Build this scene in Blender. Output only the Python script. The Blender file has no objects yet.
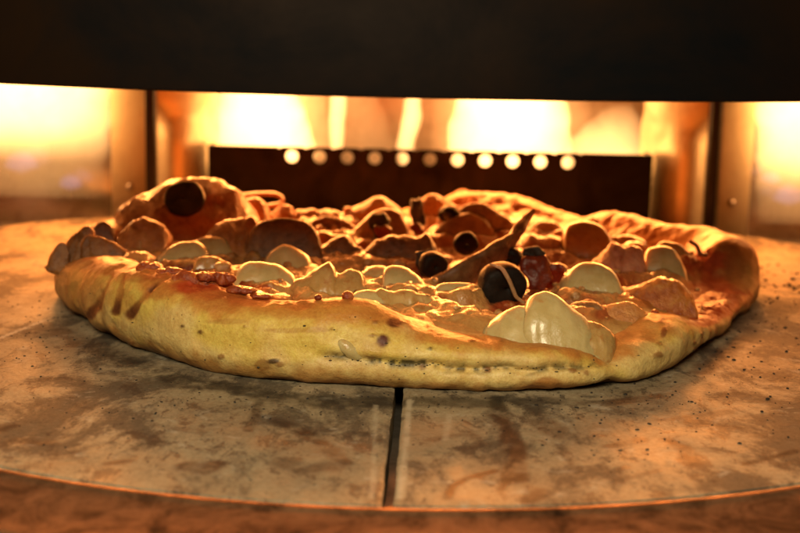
import bpy, math, random
import numpy as np
from mathutils import Matrix, Vector

# ------------------------------------------------------------------ camera
C = bpy.context.scene.collection
scene = bpy.context.scene
CM = 0.01
F_PX, CX, CY = 1400.0, 400.0, 266.5          # focal length in photograph pixels (800 wide)
CAM_H, PITCH, ROLL = 13.3, math.radians(10.6), math.radians(1.3)
fw = np.array([0, math.cos(PITCH), -math.sin(PITCH)])
up0 = np.array([0, math.sin(PITCH), math.cos(PITCH)])
rt0 = np.array([1.0, 0, 0])
rt = rt0 * math.cos(ROLL) + up0 * math.sin(ROLL)
up = -rt0 * math.sin(ROLL) + up0 * math.cos(ROLL)
CAM = np.array([0, 0, CAM_H])
cam_data = bpy.data.cameras.new("camera")
cam = bpy.data.objects.new("camera", cam_data)
C.objects.link(cam)
m = Matrix.Identity(4)
for i in range(3):
    m[i][0], m[i][1], m[i][2], m[i][3] = rt[i], up[i], -fw[i], CAM[i] * CM
cam.matrix_world = m
cam_data.sensor_width = 36.0
cam_data.lens = F_PX / 800.0 * 36.0
cam_data.clip_start, cam_data.clip_end = 0.01, 20.0
cam_data.dof.use_dof = True
cam_data.dof.focus_distance = 0.50
cam_data.dof.aperture_fstop = 12.5
scene.camera = cam

# ------------------------------------------------------------------ world, light, exposure
world = bpy.data.worlds.new("World")
scene.world = world
world.use_nodes = True
world.node_tree.nodes["Background"].inputs[0].default_value = (1.0, 0.72, 0.45, 1)
world.node_tree.nodes["Background"].inputs[1].default_value = 0.012


def area(name, loc, target, sx, sy, power, col):
    d = bpy.data.lights.new(name, 'AREA')
    d.shape, d.size, d.size_y, d.energy, d.color = 'RECTANGLE', sx * CM, sy * CM, power, col
    o = bpy.data.objects.new(name, d)
    C.objects.link(o)
    o.location = Vector(loc) * CM
    o.rotation_euler = (Vector(target) - Vector(loc)).to_track_quat('-Z', 'Y').to_euler()
    return o


# the flames roll along under the roof at the back; a soft room light comes in through the mouth
area("roof_flame_light", (0, 84, 9.8), (0, 58, 1.0), 42, 2.2, 3.8, (1.0, 0.30, 0.055))
area("room_light", (-6, -1, 31.5), (0, 47, 1), 26, 12, 3.2, (1.0, 0.85, 0.55))
scene.view_settings.view_transform = 'Standard'
scene.view_settings.look = 'None'
scene.view_settings.exposure = 0.0
scene.view_settings.gamma = 1.0
cy = scene.cycles
cy.use_denoising = True
cy.max_bounces, cy.diffuse_bounces, cy.glossy_bounces = 7, 3, 4
cy.transmission_bounces, cy.transparent_max_bounces, cy.volume_bounces = 4, 24, 0
cy.sample_clamp_indirect = 4.0
cy.caustics_reflective = False
cy.caustics_refractive = False


# ------------------------------------------------------------------ projection helpers (cm)
def ray(px, py):
    return fw + (px - CX) / F_PX * rt + (CY - py) / F_PX * up


def at(px, py, z):
    d = ray(px, py)
    return CAM + d * ((z - CAM_H) / d[2])


def atY(px, py, Y):
    d = ray(px, py)
    return CAM + d * (Y / d[1])


def proj(P):
    v = np.asarray(P, float) - CAM
    w = v @ fw
    return CX + F_PX * (v @ rt) / w, CY - F_PX * (v @ up) / w


# ------------------------------------------------------------------ noise
def _hash(i, j, k, s):
    n = (i * 374761393 + j * 668265263 + k * 2147483647 + s * 1274126177) & 0xFFFFFFFF
    n = ((n ^ (n >> 13)) * 1274126177) & 0xFFFFFFFF
    n = ((n ^ (n >> 16)) * 2246822519) & 0xFFFFFFFF
    return ((n ^ (n >> 15)) & 0xFFFFFF) / float(0xFFFFFF) * 2 - 1


def vnoise(P, seed=0):
    P = np.asarray(P, float)
    I = np.floor(P).astype(np.int64)
    f = P - I
    f = f * f * f * (f * (f * 6 - 15) + 10)
    out = 0
    for a in (0, 1):
        wa = f[..., 0] if a else 1 - f[..., 0]
        for b in (0, 1):
            wb = f[..., 1] if b else 1 - f[..., 1]
            for c in (0, 1):
                wc = f[..., 2] if c else 1 - f[..., 2]
                out = out + wa * wb * wc * _hash(I[..., 0] + a, I[..., 1] + b, I[..., 2] + c, seed)
    return out


def fbm(P, octs=3, seed=0, gain=0.5):
    P = np.asarray(P, float)
    a, s, t = 1.0, 0, 0
    for o in range(octs):
        s = s + a * vnoise(P * (2.0 ** o) + 17.3 * o, seed + o)
        t += a
        a *= gain
    return s / t


def sstep(a, b, x):
    t = np.clip((np.asarray(x, float) - a) / (b - a), 0, 1)
    return t * t * (3 - 2 * t)


# ------------------------------------------------------------------ mesh helpers (input in cm, stored in m)
def make_mesh(name, V, faces, mat, parent=None, loc=(0, 0, 0), smooth=True, col=None, attr='paint'):
    me = bpy.data.meshes.new(name)
    V = np.asarray(V, float)
    if isinstance(faces, np.ndarray):
        nv, nf, k = len(V), len(faces), faces.shape[1]
        me.vertices.add(nv)
        me.vertices.foreach_set('co', (V * CM).ravel())
        me.loops.add(nf * k)
        me.loops.foreach_set('vertex_index', faces.ravel().astype(np.int32))
        me.polygons.add(nf)
        me.polygons.foreach_set('loop_start', (np.arange(nf) * k).astype(np.int32))
        me.update(calc_edges=True)
    else:
        me.from_pydata((V * CM).tolist(), [], [list(map(int, f)) for f in faces])
    if smooth:
        me.polygons.foreach_set('use_smooth', np.ones(len(me.polygons), bool))
    if col is not None:
        at_ = me.attributes.new(attr, 'FLOAT_COLOR', 'POINT')
        c4 = np.ones((len(V), 4), np.float32)
        c4[:, :3] = col
        at_.data.foreach_set('color', c4.ravel())
    me.validate()
    me.materials.append(mat)
    o = bpy.data.objects.new(name, me)
    C.objects.link(o)
    o.location = Vector(loc) * CM
    if parent is not None:
        o.parent = parent
    return o


def grid_faces(n, mcount, wrap_u=False, wrap_v=False):
    i = np.arange(n if wrap_u else n - 1)
    j = np.arange(mcount if wrap_v else mcount - 1)
    I, J = np.meshgrid(i, j, indexing='ij')
    I2, J2 = (I + 1) % n, (J + 1) % mcount
    return np.stack([I * mcount + J, I2 * mcount + J, I2 * mcount + J2, I * mcount + J2], -1).reshape(-1, 4)


def tag(o, label, cat, group=None, kind=None):
    if label:
        o['label'] = label
    if cat:
        o['category'] = cat
    if group:
        o['group'] = group
    if kind:
        o['kind'] = kind
    return o


def empty(name, loc):
    o = bpy.data.objects.new(name, None)
    o.empty_display_size = 0.01
    C.objects.link(o)
    o.location = Vector(loc) * CM
    return o


def child(name, V, faces, mat, parent, smooth=True, col=None):
    """a part given in world cm under a parent Empty that sits at parent.location"""
    V = np.asarray(V, float) - np.array(parent.location) / CM
    return make_mesh(name, V, faces, mat, parent, (0, 0, 0), smooth, col)


def box_vf(x0, x1, y0, y1, z0, z1, bev=0.0):
    if bev <= 0:
        V = [(x, y, z) for z in (z0, z1) for y in (y0, y1) for x in (x0, x1)]
        Fc = [(0, 2, 3, 1), (4, 5, 7, 6), (0, 1, 5, 4), (2, 6, 7, 3), (0, 4, 6, 2), (1, 3, 7, 5)]
        return np.array(V, float), Fc
    import bmesh
    bm = bmesh.new()
    V, Fc = box_vf(x0, x1, y0, y1, z0, z1)
    vs = [bm.verts.new(v) for v in V]
    for f in Fc:
        bm.faces.new([vs[i] for i in f])
    bmesh.ops.bevel(bm, geom=bm.edges[:], offset=bev, segments=2, profile=0.5, affect='EDGES')
    bm.verts.index_update()
    V = np.array([v.co[:] for v in bm.verts])
    Fc = [[v.index for v in f.verts] for f in bm.faces]
    bm.free()
    return V, Fc


def join(parts):
    V, Fc, n = [], [], 0
    for v, f in parts:
        V.append(np.asarray(v, float))
        Fc += [[int(i) + n for i in q] for q in f]
        n += len(v)
    return np.concatenate(V), Fc


def lathe_y(profile, cx, cz, seg=32):
    """profile of (radius, y) turned about an axis parallel to y"""
    pr = np.array(profile, float)
    a = np.linspace(0, 2 * math.pi, seg, endpoint=False)
    V = np.stack([cx + np.cos(a)[:, None] * pr[None, :, 0], np.repeat(pr[None, :, 1], seg, 0),
                  cz + np.sin(a)[:, None] * pr[None, :, 0]], -1)
    return V.reshape(-1, 3), grid_faces(seg, len(pr), wrap_u=True)


# ------------------------------------------------------------------ materials
class NT:
    def __init__(self, name):
        self.m = bpy.data.materials.new(name)
        self.m.use_nodes = True
        self.t = self.m.node_tree
        self.b = self.t.nodes['Principled BSDF']
        self.out = self.t.nodes['Material Output']
        self.tc = None

    def n(self, kind, **kw):
        nd = self.t.nodes.new(kind)
        for k, v in kw.items():
            setattr(nd, k, v)
        return nd

    def l(self, a, b):
        self.t.links.new(a, b)

    def coord(self, scale=(1, 1, 1), rnd=True):
        """object coordinates in cm, shifted per object"""
        if self.tc is None:
            self.tc = self.n('ShaderNodeTexCoord')
        mp = self.n('ShaderNodeMapping')
        mp.inputs['Scale'].default_value = [100 * s for s in scale]
        if rnd:
            oi = self.n('ShaderNodeObjectInfo')
            mu = self.n('ShaderNodeVectorMath', operation='SCALE')
            mu.inputs[0].default_value = (31.0, 17.0, 23.0)
            self.l(oi.outputs['Random'], mu.inputs['Scale'])
            self.l(mu.outputs[0], mp.inputs['Location'])
        self.l(self.tc.outputs['Object'], mp.inputs['Vector'])
        return mp.outputs[0]

    def noise(self, vec, scale, detail=4, rough=0.55, dist=0.0):
        nd = self.n('ShaderNodeTexNoise')
        nd.inputs['Scale'].default_value = scale
        nd.inputs['Detail'].default_value = detail
        nd.inputs['Roughness'].default_value = rough
        nd.inputs['Distortion'].default_value = dist
        self.l(vec, nd.inputs['Vector'])
        return nd.outputs['Fac']

    def ramp(self, fac, stops):
        r = self.n('ShaderNodeValToRGB')
        e = r.color_ramp.elements
        while len(e) < len(stops):
            e.new(0.5)
        for el, (p, c) in zip(e, stops):
            el.position = p
            el.color = (*c, 1) if len(c) == 3 else c
        self.l(fac, r.inputs[0])
        return r.outputs[0]

    def rampf(self, fac, a, b, lo=0.0, hi=1.0):
        r = self.n('ShaderNodeMapRange')
        r.inputs[1].default_value, r.inputs[2].default_value = a, b
        r.inputs[3].default_value, r.inputs[4].default_value = lo, hi
        self.l(fac, r.inputs[0])
        return r.outputs[0]

    def mix(self, fac, a, b, mode='MIX'):
        x = self.n('ShaderNodeMix', data_type='RGBA', blend_type=mode)
        if isinstance(fac, (int, float)):
            x.inputs[0].default_value = fac
        else:
            self.l(fac, x.inputs[0])
        for s, v in ((6, a), (7, b)):
            if isinstance(v, tuple):
                x.inputs[s].default_value = (*v, 1)
            else:
                self.l(v, x.inputs[s])
        return x.outputs[2]

    def math(self, op, a, b):
        x = self.n('ShaderNodeMath', operation=op)
        for s, v in ((0, a), (1, b)):
            if isinstance(v, (int, float)):
                x.inputs[s].default_value = v
            else:
                self.l(v, x.inputs[s])
        return x.outputs[0]

    def bump(self, h, strength=0.4, dist=0.05):
        b = self.n('ShaderNodeBump')
        b.inputs['Strength'].default_value = strength
        b.inputs['Distance'].default_value = dist * CM
        self.l(h, b.inputs['Height'])
        self.l(b.outputs[0], self.b.inputs['Normal'])

    def paint(self, name='paint'):
        a = self.n('ShaderNodeAttribute', attribute_name=name)
        return a.outputs['Color']

    def set(self, **kw):
        names = dict(base='Base Color', rough='Roughness', metal='Metallic', spec='Specular IOR Level',
                     sss='Subsurface Weight', sssr='Subsurface Radius', ssss='Subsurface Scale', coat='Coat Weight',
                     coatr='Coat Roughness')
        for k, v in kw.items():
            s = self.b.inputs[names[k]]
            if isinstance(v, bpy.types.NodeSocket):
                self.l(v, s)
            elif k == 'base':
                s.default_value = (*v, 1)
            else:
                s.default_value = v
        return self


def mat_crust():
    t = NT('crust')
    v = t.coord(rnd=False)
    base = t.paint()
    mott = t.noise(v, 1.6, 5, 0.6)
    base = t.mix(t.rampf(mott, 0.35, 0.7, 0.0, 0.5), base, t.mix(1.0, base, (0.72, 0.52, 0.30), 'MULTIPLY'))
    fine = t.noise(v, 9, 4, 0.65)
    base = t.mix(t.rampf(fine, 0.42, 0.75, 0.0, 0.55), base, t.mix(1.0, base, (0.62, 0.44, 0.26), 'MULTIPLY'))
    # peppery scorch specks
    vo = t.n('ShaderNodeTexVoronoi')
    vo.inputs['Scale'].default_value = 2.3
    t.l(v, vo.inputs['Vector'])
    sp = t.rampf(vo.outputs['Distance'], 0.03, 0.085, 0.9, 0.0)
    gate = t.rampf(t.noise(v, 0.6, 2), 0.54, 0.62)
    base = t.mix(t.math('MULTIPLY', sp, gate), base, (0.09, 0.045, 0.016))
    t.set(base=base, rough=t.rampf(mott, 0.3, 0.7, 0.36, 0.6), sss=0.12, sssr=(1.0, 0.5, 0.2), ssss=0.002, spec=0.45)
    h = t.math('ADD', t.math('MULTIPLY', t.noise(v, 3.2, 5, 0.6), 1.0), t.math('MULTIPLY', t.noise(v, 16, 3, 0.6), 0.35))
    t.bump(h, 0.5, 0.10)
    return t.m


def mat_cheese_layer():
    t = NT('cheese_and_sauce')
    v = t.coord(rnd=False)
    base = t.paint()
    a = t.noise(v, 1.4, 5, 0.62, 0.6)
    base = t.mix(t.rampf(a, 0.54, 0.64, 0, 0.5), base, (0.60, 0.34, 0.10))
    base = t.mix(t.rampf(t.noise(v, 2.2, 4), 0.6, 0.72), base, (0.28, 0.04, 0.012))
    t.set(base=base, rough=t.rampf(a, 0.3, 0.7, 0.12, 0.36), coat=0.3, coatr=0.1, sss=0.15, sssr=(1.0, 0.45, 0.15), ssss=0.003)
    h = t.math('ADD', t.noise(v, 1.8, 4, 0.6), t.math('MULTIPLY', t.noise(v, 7, 4, 0.6), 0.4))
    t.bump(h, 0.7, 0.2)
    return t.m


def mat_mozz(name, c0, c1, brown, amt=0.5):
    t = NT(name)
    v = t.coord()
    a = t.noise(v, 1.3, 4, 0.6)
    base = t.mix(t.rampf(a, 0.35, 0.7), c0, c1)
    b = t.noise(v, 2.4, 5, 0.65, 0.4)
    base = t.mix(t.rampf(b, 0.72 - 0.25 * amt, 0.85 - 0.2 * amt, 0, 0.85), base, brown)
    gz = t.n('ShaderNodeSeparateXYZ')
    t.l(t.tc.outputs['Generated'], gz.inputs[0])
    tz = t.math('ADD', gz.outputs[2], t.rampf(t.noise(v, 1.6, 5, 0.65), 0.3, 0.7, -0.25, 0.2))
    base = t.mix(t.rampf(tz, 0.86, 1.06, 0, 0.6), base, brown)
    t.set(base=base, rough=t.rampf(a, 0.3, 0.7, 0.18, 0.40), sss=0.35, sssr=(1.0, 0.62, 0.3), ssss=0.0045, spec=0.4, coat=0.35, coatr=0.12)
    t.bump(t.math('ADD', t.noise(v, 2.0, 4, 0.55), t.math('MULTIPLY', t.noise(v, 9, 4, 0.65), 0.3)), 0.4, 0.10)
    return t.m


def mat_meat(name, c0, c1, c2, rough=0.32, bumpd=0.16, sss=0.12):
    t = NT(name)
    v = t.coord()
    a = t.noise(v, 2.0, 5, 0.62, 0.3)
    base = t.ramp(a, [(0.28, c0), (0.52, c1), (0.75, c2)])
    t.set(base=base, rough=t.rampf(a, 0.3, 0.7, rough * 0.6, rough * 1.4), sss=sss, sssr=(1.0, 0.4, 0.15), ssss=0.003)
    t.bump(t.math('ADD', t.noise(v, 4.5, 5, 0.65), t.math('MULTIPLY', t.noise(v, 15, 3), 0.35)), 0.6, bumpd)
    return t.m


def mat_steel(name, col, rough, streak=(6, 6, 0.4), dirt=(0.05, 0.03, 0.02), dirt_amt=0.4, metal=1.0):
    t = NT(name)
    v = t.coord(rnd=False)
    s = t.noise(t.coord(streak, rnd=False), 1.0, 3, 0.6)
    d = t.noise(v, 0.35, 5, 0.65, 0.5)
    base = t.mix(t.rampf(d, 0.45, 0.75, 0, dirt_amt), col, dirt)
    t.set(base=base, metal=metal, rough=t.math('ADD', t.rampf(s, 0.3, 0.7, rough * 0.75, rough * 1.25), t.rampf(d, 0.45, 0.8, 0, 0.2)))
    t.bump(s, 0.12, 0.03)
    return t.m


def mat_stone():
    t = NT('baking_stone')
    v = t.coord(rnd=False)
    st = t.n('ShaderNodeSeparateColor')
    t.l(t.paint('stone_marks'), st.inputs[0])
    big = t.noise(v, 0.16, 5, 0.62, 0.7)
    base = t.ramp(big, [(0.3, (0.25, 0.20, 0.13)), (0.52, (0.37, 0.30, 0.195)), (0.72, (0.47, 0.385, 0.255))])
    # soot smears dragged across the stone
    sm = t.noise(t.coord((0.75, 0.42, 1.0), rnd=False), 0.42, 8, 0.72, 0.35)
    base = t.mix(t.rampf(sm, 0.50, 0.575, 0, 0.78), base, (0.070, 0.058, 0.044))
    sm2 = t.noise(t.coord((0.9, 0.5, 1.0), rnd=False), 0.95, 7, 0.74, 0.4)
    base = t.mix(t.rampf(sm2, 0.55, 0.61, 0, 0.72), base, (0.050, 0.041, 0.032))
    sm3 = t.noise(t.coord((1.1, 0.55, 1.0), rnd=False), 2.4, 7, 0.7, 0.3)
    base = t.mix(t.rampf(sm3, 0.585, 0.64, 0, 0.7), base, (0.06, 0.046, 0.035))
    vo = t.n('ShaderNodeTexVoronoi')
    vo.inputs['Scale'].default_value = 2.6
    t.l(v, vo.inputs['Vector'])
    gate = t.rampf(t.noise(v, 0.5, 3), 0.45, 0.6)
    base = t.mix(t.math('MULTIPLY', t.rampf(vo.outputs['Distance'], 0.05, 0.14, 0.9, 0.0), gate), base, (0.03, 0.022, 0.016))
    gr = t.noise(v, 7, 6, 0.75)
    base = t.mix(t.rampf(gr, 0.40, 0.66, 0.0, 0.7), base, t.mix(1.0, base, (0.55, 0.48, 0.40), 'MULTIPLY'))
    pale = t.noise(v, 1.1, 7, 0.72, 0.6)
    base = t.mix(t.rampf(pale, 0.58, 0.68, 0, 0.5), base, (0.52, 0.475, 0.385))
    sc = t.noise(t.coord((0.5, 2.0, 1.0), rnd=False), 1.2, 3, 0.6, 0.9)
    base = t.mix(t.rampf(sc, 0.68, 0.73, 0, 0.3), base, (0.55, 0.47, 0.36))
    base = t.mix(st.outputs[0], base, (0.016, 0.013, 0.011))
    base = t.mix(st.outputs[1], base, (0.60, 0.50, 0.36))
    t.set(base=base, rough=t.rampf(sm, 0.4, 0.65, 0.52, 0.75), spec=0.26)
    t.bump(t.math('ADD', t.noise(v, 2.5, 5, 0.65), t.math('MULTIPLY', gr, 0.6)), 0.5, 0.05)
    return t.m


def mat_rim():
    t = NT('heat_tinted_rim')
    v = t.coord(rnd=False)
    d = t.noise(v, 0.55, 6, 0.68, 0.8)
    base = t.ramp(d, [(0.34, (0.05, 0.027, 0.015)), (0.44, (0.20, 0.11, 0.055)), (0.58, (0.42, 0.25, 0.13)), (0.8, (0.58, 0.38, 0.21))])
    fine = t.noise(v, 5, 4, 0.7)
    base = t.mix(t.rampf(fine, 0.55, 0.75, 0, 0.6), base, (0.12, 0.06, 0.03))
    t.set(base=base, metal=0.8, rough=t.rampf(d, 0.3, 0.7, 0.55, 0.32))
    t.bump(fine, 0.15, 0.02)
    return t.m


def mat_plain(name, col, rough, metal=0.0, var=0.4, scale=2.0, bumpd=0.05, spec=0.5, col2=None):
    t = NT(name)
    v = t.coord()
    a = t.noise(v, scale, 5, 0.62, 0.4)
    c2 = col2 or tuple(c * (1 - var) for c in col)
    t.set(base=t.mix(t.rampf(a, 0.35, 0.7), col, c2), rough=t.rampf(a, 0.3, 0.7, rough * 0.8, min(1, rough * 1.2)), metal=metal, spec=spec)
    t.bump(t.noise(v, scale * 3, 4, 0.6), 0.4, bumpd)
    return t.m


def mat_flame(name, col, strength):
    t = NT(name)
    t.t.nodes.remove(t.b)
    e = t.n('ShaderNodeEmission')
    e.inputs[0].default_value = (*col, 1)
    e.inputs[1].default_value = strength
    t.l(e.outputs[0], t.out.inputs['Volume'])
    return t.m


M = dict(
    crust=mat_crust(), layer=mat_cheese_layer(), stone=mat_stone(), rim=mat_rim(),
    mozz=mat_mozz('mozzarella', (0.49, 0.36, 0.145), (0.58, 0.45, 0.21), (0.46, 0.21, 0.055), 0.4),
    mozz_brown=mat_mozz('browned_mozzarella', (0.42, 0.24, 0.075), (0.50, 0.32, 0.115), (0.34, 0.11, 0.022), 0.8),
    meat=mat_meat('chicken', (0.27, 0.10, 0.035), (0.55, 0.27, 0.11), (0.67, 0.40, 0.20)),
    bubble=mat_meat('crust_bubble', (0.32, 0.11, 0.028), (0.52, 0.21, 0.055), (0.64, 0.33, 0.10), 0.2, 0.2),
    ham=mat_meat('ham', (0.34, 0.09, 0.04), (0.55, 0.22, 0.11), (0.65, 0.33, 0.18)),
    mush=mat_meat('roast_mushroom', (0.08, 0.036, 0.014), (0.20, 0.09, 0.032), (0.33, 0.17, 0.065), 0.34, 0.1, 0.05),
    mush_pale=mat_meat('pale_mushroom', (0.20, 0.10, 0.04), (0.36, 0.21, 0.095), (0.50, 0.33, 0.17), 0.36, 0.1, 0.2),
    olive=mat_plain('black_olive', (0.018, 0.013, 0.010), 0.5, var=0.5, scale=3, spec=0.12),
    leaf=mat_meat('browned_slice', (0.15, 0.05, 0.012), (0.30, 0.115, 0.028), (0.44, 0.20, 0.06), 0.3, 0.12, 0.15),
    sauce=mat_meat('baked_tomato_sauce', (0.22, 0.035, 0.006), (0.42, 0.115, 0.018), (0.55, 0.24, 0.045), 0.18, 0.2, 0.12),
    olive_cut=mat_plain('cut_black_olive', (0.012, 0.009, 0.007), 0.4, scale=0.9, spec=0.25, col2=(0.075, 0.055, 0.032)),
    olive_flesh=mat_plain('olive_flesh', (0.06, 0.05, 0.035), 0.4, var=0.85, scale=2.2),
    basil=mat_plain('charred_basil', (0.016, 0.012, 0.008), 0.5, scale=4, bumpd=0.12, col2=(0.03, 0.02, 0.01)),
    pepper=mat_plain('roast_pepper', (0.20, 0.028, 0.010), 0.28, scale=2.2, bumpd=0.1, col2=(0.10, 0.015, 0.008)),
    onion=mat_meat('roast_onion', (0.18, 0.06, 0.018), (0.34, 0.14, 0.045), (0.46, 0.24, 0.09), 0.3, 0.06, 0.25),
    bits=mat_meat('browned_bits', (0.16, 0.05, 0.015), (0.48, 0.25, 0.08), (0.60, 0.40, 0.17), 0.25, 0.1),
    burnt=mat_meat('burnt_cheese', (0.12, 0.018, 0.007), (0.30, 0.05, 0.012), (0.48, 0.15, 0.03), 0.22, 0.16),
    herb=mat_plain('dried_herb', (0.05, 0.038, 0.014), 0.8, scale=6),
    char=mat_plain('char_crumb', (0.022, 0.016, 0.012), 0.8, scale=6),
    hood=mat_plain('blackened_hood', (0.011, 0.005, 0.0023), 0.6, metal=0.0, scale=0.16, col2=(0.0025, 0.0028, 0.0036), bumpd=0.02, spec=0.04),
    box=mat_steel('burner_steel', (0.022, 0.018, 0.014), 0.40, (1.5, 1.5, 0.2), (0.012, 0.008, 0.006), 0.85),
    steel=mat_steel('polished_steel', (0.62, 0.54, 0.46), 0.16, dirt=(0.16, 0.09, 0.05), dirt_amt=0.6),
    flange=mat_steel('flange_steel', (0.92, 0.74, 0.46), 0.38, dirt=(0.5, 0.32, 0.15), dirt_amt=0.5, metal=0.3),
    wall=mat_steel('back_wall_steel', (0.55, 0.42, 0.32), 0.38, dirt=(0.2, 0.11, 0.06), dirt_amt=0.6),
    bounce=mat_plain('hood_bounce_reflector', (0.50, 0.38, 0.26), 0.5, metal=0.3, scale=0.4),
    post=mat_plain('sooty_post', (0.016, 0.010, 0.007), 0.5, metal=0.3, scale=0.8),
    floor=mat_plain('sooty_tray', (0.34, 0.29, 0.24), 0.5, metal=0.5, scale=0.6, var=0.6),
    flame=mat_flame('flame', (1.0, 0.48, 0.15), 170.0),
    flame_soft=mat_flame('flame_haze', (1.0, 0.42, 0.12), 13.0),
    flame_side=mat_flame('side_flame', (1.0, 0.48, 0.15), 170.0),
    flame_blue=mat_flame('flame_base', (0.25, 0.42, 1.0), 16.0),
)

# ------------------------------------------------------------------ the oven
Y_BOX, Y_FLAME, Y_WALL = 88.0, 93.0, 98.5
oven = tag(empty('pizza_oven', (0, 62, -1.6)), 'gas pizza oven with blackened hood, steel back panels and perforated burner guard', 'pizza oven')

# hood: a curved plate over the mouth
nh = 80
ang = np.linspace(-math.pi / 2, math.pi / 2, nh)
prof = [(26.2, 10.72), (26.05, 10.66), (25.7, 10.64), (25.55, 10.75), (25.5, 15.2), (26.0, 18.6), (26.2, 18.6)]
prof = prof + [prof[0]]
pr = np.array(prof)
HC = (0.0, 66.3)
V = np.stack([HC[0] + np.sin(ang)[:, None] * (pr[None, :, 0] + 2.7), HC[1] - np.cos(ang)[:, None] * pr[None, :, 0],
              np.repeat(pr[None, :, 1], nh, 0)], -1).reshape(-1, 3)
child('hood', V, grid_faces(nh, len(pr)), M['hood'], oven)

pl = np.array([(25.2, 10.9), (25.35, 10.9), (25.35, 15.2), (25.2, 15.2), (25.2, 10.9)])
V = np.stack([HC[0] + np.sin(ang)[:, None] * (pl[None, :, 0] + 2.7), HC[1] - np.cos(ang)[:, None] * pl[None, :, 0],
              np.repeat(pl[None, :, 1], nh, 0)], -1).reshape(-1, 3)
child('hood_bounce_reflector', V, grid_faces(nh, len(pl)), M['bounce'], oven)  # unseen reflector added to bounce warm light onto the toppings' front faces

# roof, side walls, floor tray and back wall
ang2 = np.linspace(-math.pi * 0.5, math.pi * 0.5, 40)
rf = [(27.85 * math.sin(t), HC[1] - 25.1 * math.cos(t)) for t in np.linspace(-math.pi / 2, math.pi / 2, 60)] + [(27.85, 98.4), (-27.85, 98.4)]
nrf = len(rf)
child('roof', [(x, y, z) for z in (15.3, 16.0) for x, y in rf], [tuple(range(nrf))[::-1], tuple(range(nrf, 2 * nrf))] + [(k, (k + 1) % nrf, nrf + (k + 1) % nrf, nrf + k) for k in range(nrf)], M['wall'], oven, smooth=False)
for sx in (-1, 1):
    child('side_wall', *box_vf(*sorted((sx * 28.0, sx * 28.8)), 66.35, 99.4, -1.25, 16.1), M['wall'], oven, smooth=False)
child('back_wall', *box_vf(-27.95, 27.95, Y_WALL, Y_WALL + 0.6, -1.25, 16.1), M['wall'], oven, smooth=False)
child('floor_tray', *box_vf(-31.2, 31.2, 33, 99.6, -1.7, -1.3), M['floor'], oven, smooth=False)

# front rim round the stone
SC = (0.0, 62.0)
SA, SB = 26.6, 26.0
a = np.linspace(-math.pi, 0, 160)
rp = np.array([(0.10, -1.25), (0.10, -0.12), (0.16, -0.02), (0.30, 0.03), (0.46, -0.03), (0.62, -0.12), (3.2, -0.34), (4.2, -0.6), (4.4, -1.25)])
V = np.stack([SC[0] + np.cos(a)[:, None] * (SA + rp[None, :, 0]), SC[1] + np.sin(a)[:, None] * (SB + rp[None, :, 0]),
              np.repeat(rp[None, :, 1], len(a), 0)], -1).reshape(-1, 3)
child('front_rim', V, grid_faces(len(a), len(rp)), M['rim'], oven)

# burner guard with its row of holes: a bent plate, the holes are real
import bmesh


def plate_with_holes(x0, x1, z0, z1, holes, y, t):
    """plate in xz with round holes; strip of cells with a hole each near the top edge"""
    seg = 24
    V, Fc = [], []

    def add(p):
        V.append(p)
        return len(V) - 1
    hz = holes[0][1]
    cell = (holes[1][0] - holes[0][0]) / 2
    zb = hz - cell
    rects = [(x0, holes[0][0] - cell, z0, z1), (holes[-1][0] + cell, x1, z0, z1), (holes[0][0] - cell, holes[-1][0] + cell, z0, zb)]
    for (a0, a1, b0, b1) in rects:
        v, f = box_vf(a0, a1, y, y + t, b0, b1)
        n = len(V)
        V.extend(map(tuple, v))
        Fc += [tuple(i + n for i in q) for q in f]
    for (hx, hz, r) in holes:
        sq, ci = [], []
        for k in range(seg):
            an = 2 * math.pi * k / seg
            c, s = math.cos(an), math.sin(an)
            ex = cell / max(abs(c), 1e-6)
            top = z1 - hz
            ez = (top if s > 0 else cell) / max(abs(s), 1e-6)
            e = min(ex, ez)
            sq.append((hx + c * e, hz + s * e))
            ci.append((hx + c * r, hz + s * r))
        rows = []
        for ring, yy in ((sq, y), (ci, y), (ci, y + t), (sq, y + t)):
            rows.append([add((p[0], yy, p[1])) for p in ring])
        for q in range(3):
            for k in range(seg):
                k2 = (k + 1) % seg
                Fc.append((rows[q][k], rows[q][k2], rows[q + 1][k2], rows[q + 1][k]))
    return np.array(V), Fc


bl, br = atY(208, 149, Y_BOX), atY(653, 158, Y_BOX)
ztop = (bl[2] + br[2]) / 2 + 0.22
hl, hr = atY(292, 154.5, Y_BOX), atY(568, 161, Y_BOX)
hz = ztop - 0.60
holes = [(hl[0] + (hr[0] - hl[0]) * k / 10, hz, 0.39) for k in range(11)]
parts = [plate_with_holes(bl[0], br[0], -1.25, ztop, holes, Y_BOX, 0.12)]
parts.append(box_vf(bl[0], bl[0] + 0.12, Y_BOX + 0.13, Y_BOX + 2.6, -1.25, ztop - 0.05))
parts.append(box_vf(br[0] - 0.12, br[0], Y_BOX + 0.13, Y_BOX + 2.6, -1.25, ztop - 0.05))
child('burner_guard', *join(parts), M['box'], oven, smooth=False)
child('burner_tube', *lathe_y([(0.0, 0), (0.9, 0), (0.9, 0.1), (0.9, 0.1)], 0, 0, 12), M['post'], oven)
bt = bpy.data.objects[-1] if False else None


def tube_x(x0, x1, y, z, r, seg=20):
    a = np.linspace(0, 2 * math.pi, seg, endpoint=False)
    xs = np.array([x0, x0, x1, x1])
    rr = np.array([0.02, r, r, 0.02])
    V = np.stack([np.repeat(xs[None], seg, 0), y + np.cos(a)[:, None] * rr[None], z + np.sin(a)[:, None] * rr[None]], -1).reshape(-1, 3)
    return V, grid_faces(seg, 4, wrap_u=True)


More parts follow.
